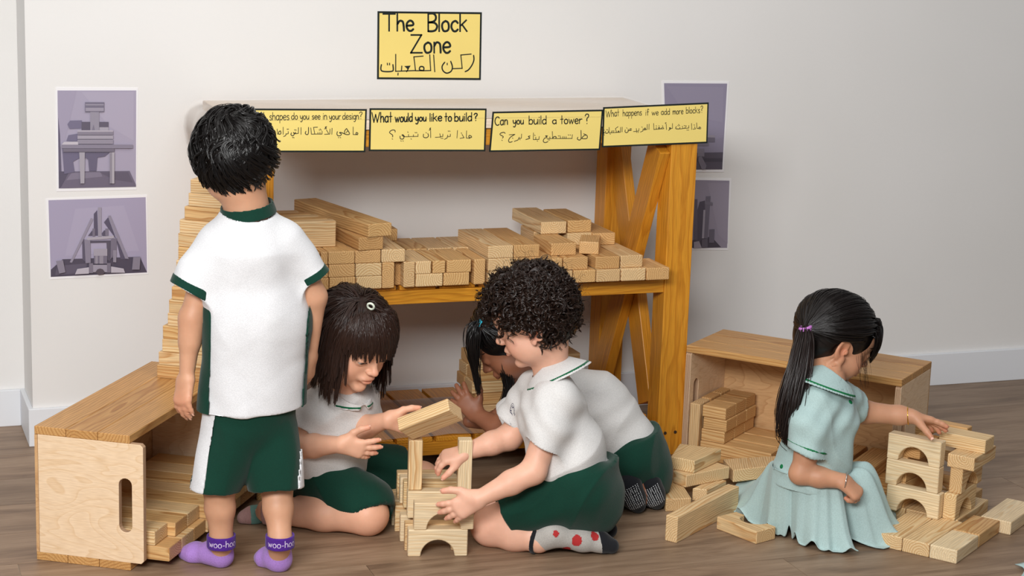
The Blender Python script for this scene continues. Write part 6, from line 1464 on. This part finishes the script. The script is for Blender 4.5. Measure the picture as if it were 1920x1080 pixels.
# ---------------------------------------------------------------- girl in the pale dress
def girl_dress():
    J = lambda x, y, o=0: NP(Hp(x, y, 4.20+o))
    t = person('child in a pale blue-green dress sitting at the right-hand tower, hand on its top', Zp(1530, 990, 0))
    SK = skin_mat('skin_olive', (202, 150, 118)); HM = hair_mat('black_brown_hair', (20, 15, 14), .3)
    s = 1.0; Rh = frame(dirv(.875, .24, -.42), dirv(.38, .08, .92)); hC = J(1582, 655, -.0)-Rh@NP((.0745, -.008, -.006))
    nb = J(1553, 716, .0); fw = dirv(.90, .40, -.1); rt = nrm(np.cross(fw, UPn))
    hp, eyes, P = head_prims(hC, Rh, s, neck=nb, nr=.032, lid=.36)
    shR, shL = J(1530, 775, -.05), J(1570, 762, .065); ch = J(1545, 790); pel = J(1520, 905)
    elR, wrR = J(1500, 888, -.085), J(1580, 902, -.10); elL, wrL = J(1640, 775, .11), J(1706, 780, .09)
    pr = hp+[cone(ch, pel, .07, .078, .03, n=fw, f=.82), cone(shR, shL, .027, .027, .03), cone(nb, J(1548, 755), .033, .045, .02)]
    pr += chain([shR, J(1512, 850, -.08), elR], [.027, .026, .0235], .012)+[cone(elR, elR*.55+wrR*.45, .024, .0235, .012), cone(elR*.55+wrR*.45, wrR, .0235, .0172, .01)]
    pr += chain([shL, elL*.5+J(1600, 770, .09)*.5, elL*.3+wrL*.7, wrL], [.034, .0265, .022, .0185], .012)
    tips, tips2 = [], []
    pr += hand_prims(wrR, dirv(.62, -.1, -.5), dirv(-.2, .5, -.85), .93, 1, curl=(.95, 1.0, 1.05, 1.1), spread=.02, thumb=(.4, .5, .4), tips=tips2)
    pr += hand_prims(wrL, dirv(.92, .06, -.20), dirv(.05, -.35, -.93), .98, -1, curl=((.12, .12, .1), (.2, .2, .15), .3, .35), spread=.16, thumb=(.72, .80, .15), tcurl=.1, tips=tips)
    pr += [cone(J(1525, 930, -.02), J(1575, 955, -.01), .036, .028, .02), cone(J(1525, 930, .05), J(1575, 950, .06), .036, .028, .02), cone(J(1575, 960, -.01), J(1520, 965, -.03), .026, .022, .02)]
    spots = [(P(.04, .055, -.03), .02, (1.05, .86, .84)), (P(.076, -.008, -.01), .02, (1.05, .84, .80))]+[(q[0], .010, (1.05, .84, .82)) for q in tips+tips2]
    lo, hi = hC-.105, hC+.11
    fin = tuple(((lo[i], hi[i], .0018), (wrL[i]-.03, wrL[i]+.10, .0019), (wrR[i]-.02, wrR[i]+.07, .0019)) for i in range(3))
    skin(t, pr, SK, .003, fine=fin, spots=spots, lips=(hC, Rh, s))
    for e in eyes: eye_mesh('eye', e, Rh, s, (.0, .85, -.45), t)
    brows(hp, P, Rh, s, HM, t); lashes(eyes, Rh, s, .36, HM, t, down=.4); nails(tips, t, M_NAIL)
    GOLD, SILV = (lambda a: a)(mat_new('gold_chain', .25, .5)), mat_new('silver_chain', .22, .5)
    GOLD[2].inputs['Base Color'].default_value = (*s2l((226, 176, 70)), 1); GOLD[2].inputs['Metallic'].default_value = 1
    SILV[2].inputs['Base Color'].default_value = (*s2l((214, 210, 206)), 1); SILV[2].inputs['Metallic'].default_value = 1
    GOLD, SILV = GOLD[0], SILV[0]
    aL = nrm(wrL-elL); aR = nrm(wrR-elR)
    ring('gold_bracelet', wrL-aL*.004, nrm(aL+UPn*.1), .0205, .0014, GOLD, t, 40); ring('silver_bracelet', wrR+aR*.006, aR, .0215, .0013, SILV, t, 40)
    V = []; Q = []
    er = P(.0765, .0005, -.034); ring('earring', er, Rh[:, 1]*.3+Rh[:, 0], .0036, .0011, GOLD, t, 16)
    # dress bodice
    DR = fabric('pale_aqua_dress_cotton', (172, 196, 194), 700, .22); TRIM = plain('emerald_trim', (0, 112, 62), .7)
    to_ = [cone(J(1545, 790), J(1528, 850), .084, .084, .03, n=fw, f=.84), cone(J(1528, 850), J(1515, 910), .084, .094, .03, n=fw, f=.9), cone(J(1532, 757, -.045), J(1572, 748, .06), .044, .042, .03), cone(nb-UPn*.03, J(1545, 778), .042, .070, .03)]
    mR = J(1518, 800, -.075); cR = J(1510, 885, -.095); sR = [cone(J(1528, 766, -.05), mR, .046, .046, .02), cone(mR, cR, .046, .0455, .02)]; eR = J(1520, 853, -.088); dR = nrm(dirv(-.30, -.1, -.95))
    cL = J(1628, 768, .11); sL = [cone(J(1570, 752, .06), cL, .043, .040, .02)]; eL = J(1602, 765, .095); dL = nrm(cL-J(1570, 752, .06))
    wr = lambda V: .004*crease(V@(fw*18+UPn*20)+1.0*np.sin(V@(UPn*17+rt*6)))*np.clip((.50-V[:, 2])/.2, .2, 1)+.0016*np.sin(V@(fw*50+UPn*50)+1.9*np.sin(V@(UPn*22+rt*9)))+.0018*np.sin(V@(fw*100-UPn*45)+2*np.sin(V[:, 2]*30))
    bod = garment([(to_, [sub(cone(nb-UPn*.02, nb+UPn*.07, .0385, .039, .004)), half(J(1516, 905), -UPn, .2)]), (sR, [half(eR, dR, .12), hollow(sR[1], eR)]), (sL, [half(eL, dL, .1), hollow(sL[0], eL)])], .003, .022)
    bo = cloth('dress_bodice', bod, DR, t, .002, 30, 5, extra=wr)
    p_ = eR-dR*.0165; F = garment([(sR, [half(p_+dR*.0016, dR, .12), half(p_-dR*.0014, -dR, .14)])], .0022, infl=.0016); cloth('sleeve_trim', F, TRIM, bo, .002, 30, 5, extra=wr)
    cu = nrm(UPn*.88+fw*.42)
    collar(nb-cu*.015-fw*.000, cu, fw, .082, .042, .036, DR, t, TRIM, gap=.012)
    # flared skirt spread over the floor
    W0 = J(1518, 893); nu, nv = 220, 46
    out = [(1655, 915), (1668, 965), (1664, 1030), (1610, 1038), (1545, 1008), (1485, 1008), (1420, 985), (1372, 958), (1378, 915), (1415, 888), (1450, 888), (1530, 897), (1600, 897), (1646, 897)]
    hdv = lambda p: NP(Zp(*p, .004))
    E_ = [hdv(p) for p in out]; base = NP((W0[0], W0[1], 0)); 
    ang = np.array([math.atan2((e-base)@HDn, (e-base)@HRn) for e in E_]); rd = np.array([np.linalg.norm(e-base) for e in E_]); o_ = np.argsort(ang); ang, rd = ang[o_], rd[o_]
    def skirtpt(u, v):
        a = -math.pi+2*math.pi*u; R1 = np.interp(a, np.r_[ang[-1]-2*math.pi, ang, ang[0]+2*math.pi], np.r_[rd[-1], rd, rd[0]])
        tw = lambda q: math.asin(.96*math.sin(q))*.75; pl = tw(a*12+1.5*math.sin(a*3))*.75+.55*tw(a*19+2+math.sin(a*5)); pl2 = math.sin(a*29+1)*.5
        r0 = .088*(.92 if abs(math.sin(a)) > .7 else 1); k = v
        r_ = r0+(R1*(1+.035*pl*k)-r0)*k**1.05
        h0 = W0[2]+.012; z = h0*(.5+.5*math.cos(math.pi*min(1, k/.93)))**.95+.009
        z += (.021*pl+.008*pl2)*math.sin(min(1, k*1.05)*math.pi*.86)*k**.5; z += max(0, .008*pl*(k**3))
        # knees push the cloth up in front
        d = (a-.0); z += .06*math.exp(-(d/.6)**2)*math.exp(-((k-.45)/.3)**2)+.03*math.exp(-((a+2.2)/.8)**2)*math.exp(-((k-.45)/.25)**2)
        q = base+HRn*(math.cos(a)*r_)+HDn*(math.sin(a)*r_)+UPn*max(z, .005+.003*(pl+1)*.3)
        rel = q-NP((2.10, 4.332, 0)); b_ = rel@NP(d2); a_ = rel@NP(l2)      # stays clear of the crate behind her
        return q-NP(d2)*(b_+.008) if b_ > -.008 and -.05 < a_ < .63 else q
    V = np.array([skirtpt((i % nu)/nu, j/(nv-1)) for j in range(nv) for i in range(nu)])
    V = V+np.stack([0*V[:, 0], 0*V[:, 0], .0045*sinnoise(V, 34, 9)*np.clip((V[:, 2])/.03, 0, 1)*np.clip((W0[2]-.01-V[:, 2])/.03, 0, 1)], 1)
    Q = np.array([(j*nu+i, j*nu+(i+1) % nu, (j+1)*nu+(i+1) % nu, (j+1)*nu+i) for j in range(nv-1) for i in range(nu)])[:, ::-1]
    sk = fast_mesh('dress_skirt', V, Q, DR, t); md = sk.modifiers.new('thickness', 'SOLIDIFY'); md.thickness = .0022; md.offset = -1
    wrapband('waistband', W0-UPn*.008+UPn*.004, W0+UPn*.010+UPn*.004, .0925, .0895, .004, DR, bo, n=fw, f=.9, fold=.001)
    bv = np.array([v.co for v in bo.data.vertices])+NP(wl(bo)); bn = np.array([v.normal for v in bo.data.vertices])
    def button(x, y):
        p = J(x, y, -.2); r_ = nrm(p-NP(CAM)); d = bv-NP(CAM); lat = d-np.outer(d@r_, r_); m = np.where(np.linalg.norm(lat, axis=1) < .005)[0]
        if not len(m): return
        i = m[np.argmin(d[m]@r_)]; c, n_ = bv[i], bn[i]; F = Field([ell(c, (.0058, .0058, .0022), frame(np.cross(n_, [.3, .2, .9]), n_))], .0011); cloth('button', F, TRIM, bo)
    for q in ((1462, 873), (1484, 884), (1507, 889), (1597, 752)): button(*q)
    # hair drawn back into a low ponytail
    rad = NP((.0755, .094, .078)); C2_ = P(0, -.012, .029); tieP = J(1509, 618, .0); tieP = tieP
    F = Field([ell(C2_, rad+.003, Rh), ell(P(0, -.045, -.02), (.058, .048, .05), Rh, .03)]+[sub(ell(P(0, .09, -.040), (.080, .070, .072), Rh, .01)), sub(ell(P(.078, .0, -.02), (.025, .028, .034), Rh, .008))], .004)
    cap = cloth('hair', F, HM, t, .0008, 50, 4, sm=2); cap_tone(cap)
    roots, v = scalp(520, C2_, Rh, rad, lambda v: (v[:, 2] > -.55) & ~((v[:, 1] > .52) & (v[:, 2] < .40)) & ~((v[:, 1] > -.12) & (v[:, 2] < -.08)), 2)
    def flow(p, i):
        d = tieP-p; nn = (p-C2_); nn /= np.linalg.norm(nn, axis=1)[:, None]; l = np.linalg.norm(d, axis=1)[:, None]; d = d/(l+1e-6); return (d-nn*np.minimum(0, (d*nn).sum(1))[:, None]*.9+nn*.06)*np.minimum(1, l/.01)
    G_ = []; p = roots; 
    G_ = grow(roots, .0098, 18, flow, Rh, C2_, rad, .004)
    # stop at the tie: freeze points that reached it
    dd = np.linalg.norm(G_-tieP, axis=2)
    for i in range(len(G_)):
        k = np.argmin(dd[i]); u = np.linspace(0, k, 18); G_[i] = np.stack([np.interp(u, np.arange(18), G_[i, :, a]) for a in range(3)], 1)
    strands('hair_lock', clumps(G_, 9, .007, .003, 2), .0011, HM, cap, 2, tone=.15, cen=C2_, m2=13)
    fr, v = scalp(150, C2_, Rh, rad+.003, lambda v: (v[:, 1] > .55) & (v[:, 2] > .25) & (v[:, 2] < .7), 5)
    def flow2(p, i):
        nn = (p-C2_); nn /= np.linalg.norm(nn, axis=1)[:, None]; d = np.array([[0, 0, -1.]])-nn*(-nn[:, 2:3]); return d+nn*.15
    strands('fringe', clumps(grow(fr, .0058, 12, flow2, Rh, C2_, rad, .0145), 5, .005, .003, 6), .0013, HM, cap, 6, tone=.15, cen=C2_)
    for k, a in enumerate((-1, 0, 1)): ring('hair_tie', tieP+dirv(.15, 0, 1)*.0045*a, dirv(-.25, 0, 1), .0125, .0042, plain('mauve_hair_elastic', (190, 120, 196)) if k == 0 else bpy.data.materials['mauve_hair_elastic'], t)
    K = np.array([tieP, J(1507, 640, -.02), J(1500, 690, -.04), J(1486, 750, -.06), J(1474, 795, -.06), J(1476, 835, -.05)])
    tt = np.linspace(0, 5, 30); C_ = smooth1(np.array([[np.interp(q, np.arange(6), K[:, a]) for a in range(3)] for q in tt])); n = 900; rs = np.random.RandomState(3)
    u = np.linspace(0, 1, 30); o = rs.normal(size=(n, 3))*.5; w = np.interp(u, [0, .06, .3, .6, .85, 1], [.010, .012, .019, .024, .022, .006])[None, :, None]
    Pn = C_[None]+o[:, None]*w+.005*np.sin(u[None, :, None]*8+rs.uniform(0, 6, (n, 1, 1))*.5+np.array([0, 1.5, 3]))*u[None, :, None]; cl = rs.uniform(.75, 1.0, n)
    Pn = np.stack([np.stack([np.interp(u*c, u, Pn[i, :, a]) for a in range(3)], 1) for i, c in enumerate(cl)])
    strands('ponytail', Pn, .0012, hair_mat('brown_black_ponytail', (30, 20, 17), .32), cap, 3, tone=.3, cen=C_[None]+HDn*.03, m2=20)
    q = rs.normal(size=(26, 3)); a0 = P(.066, .045, .005)+q*.006; wp = a0[:, None]+(NP((0, 0, -1.))*.075+Rh[:, 1]*.012)*np.linspace(0, 1, 10)[None, :, None]+.003*np.sin(np.linspace(0, 5, 10)[None, :, None]+rs.uniform(0, 6, (26, 1, 3)))+Rh[:, 0]*.006
    strands('wisps', wp, .0003, HM, cap, 9, tone=.2)
girl_dress()
# ---------------------------------------------------------------- edge of another child's dress at the corner of the frame
def hem_edge():
    c = NP(Zp(1925, 1074, 0)); V = []; nu, nv = 26, 10
    for j in range(nv):
        for i in range(nu):
            u, v = i/(nu-1), j/(nv-1); p = c+HRn*(-.018+.20*u+.012*math.sin(v*5))-HDn*(.10*v-.035)
            V.append(p+UPn*(.004+.05*u*u+.010*(1+math.sin(u*11+v*6))*(.3+u)))
    F = [(j*nu+i, j*nu+i+1, (j+1)*nu+i+1, (j+1)*nu+i) for j in range(nv-1) for i in range(nu-1)]
    o = mesh_obj('dress_hem', V, F, bpy.data.materials['pale_aqua_dress_cotton'], smooth=True, loc=c); md = o.modifiers.new('thickness', 'SOLIDIFY'); md.thickness = .002; md.offset = 1
    tag(o, 'edge of a pale blue dress lying on the floor at the bottom right corner', 'clothing')
hem_edge()
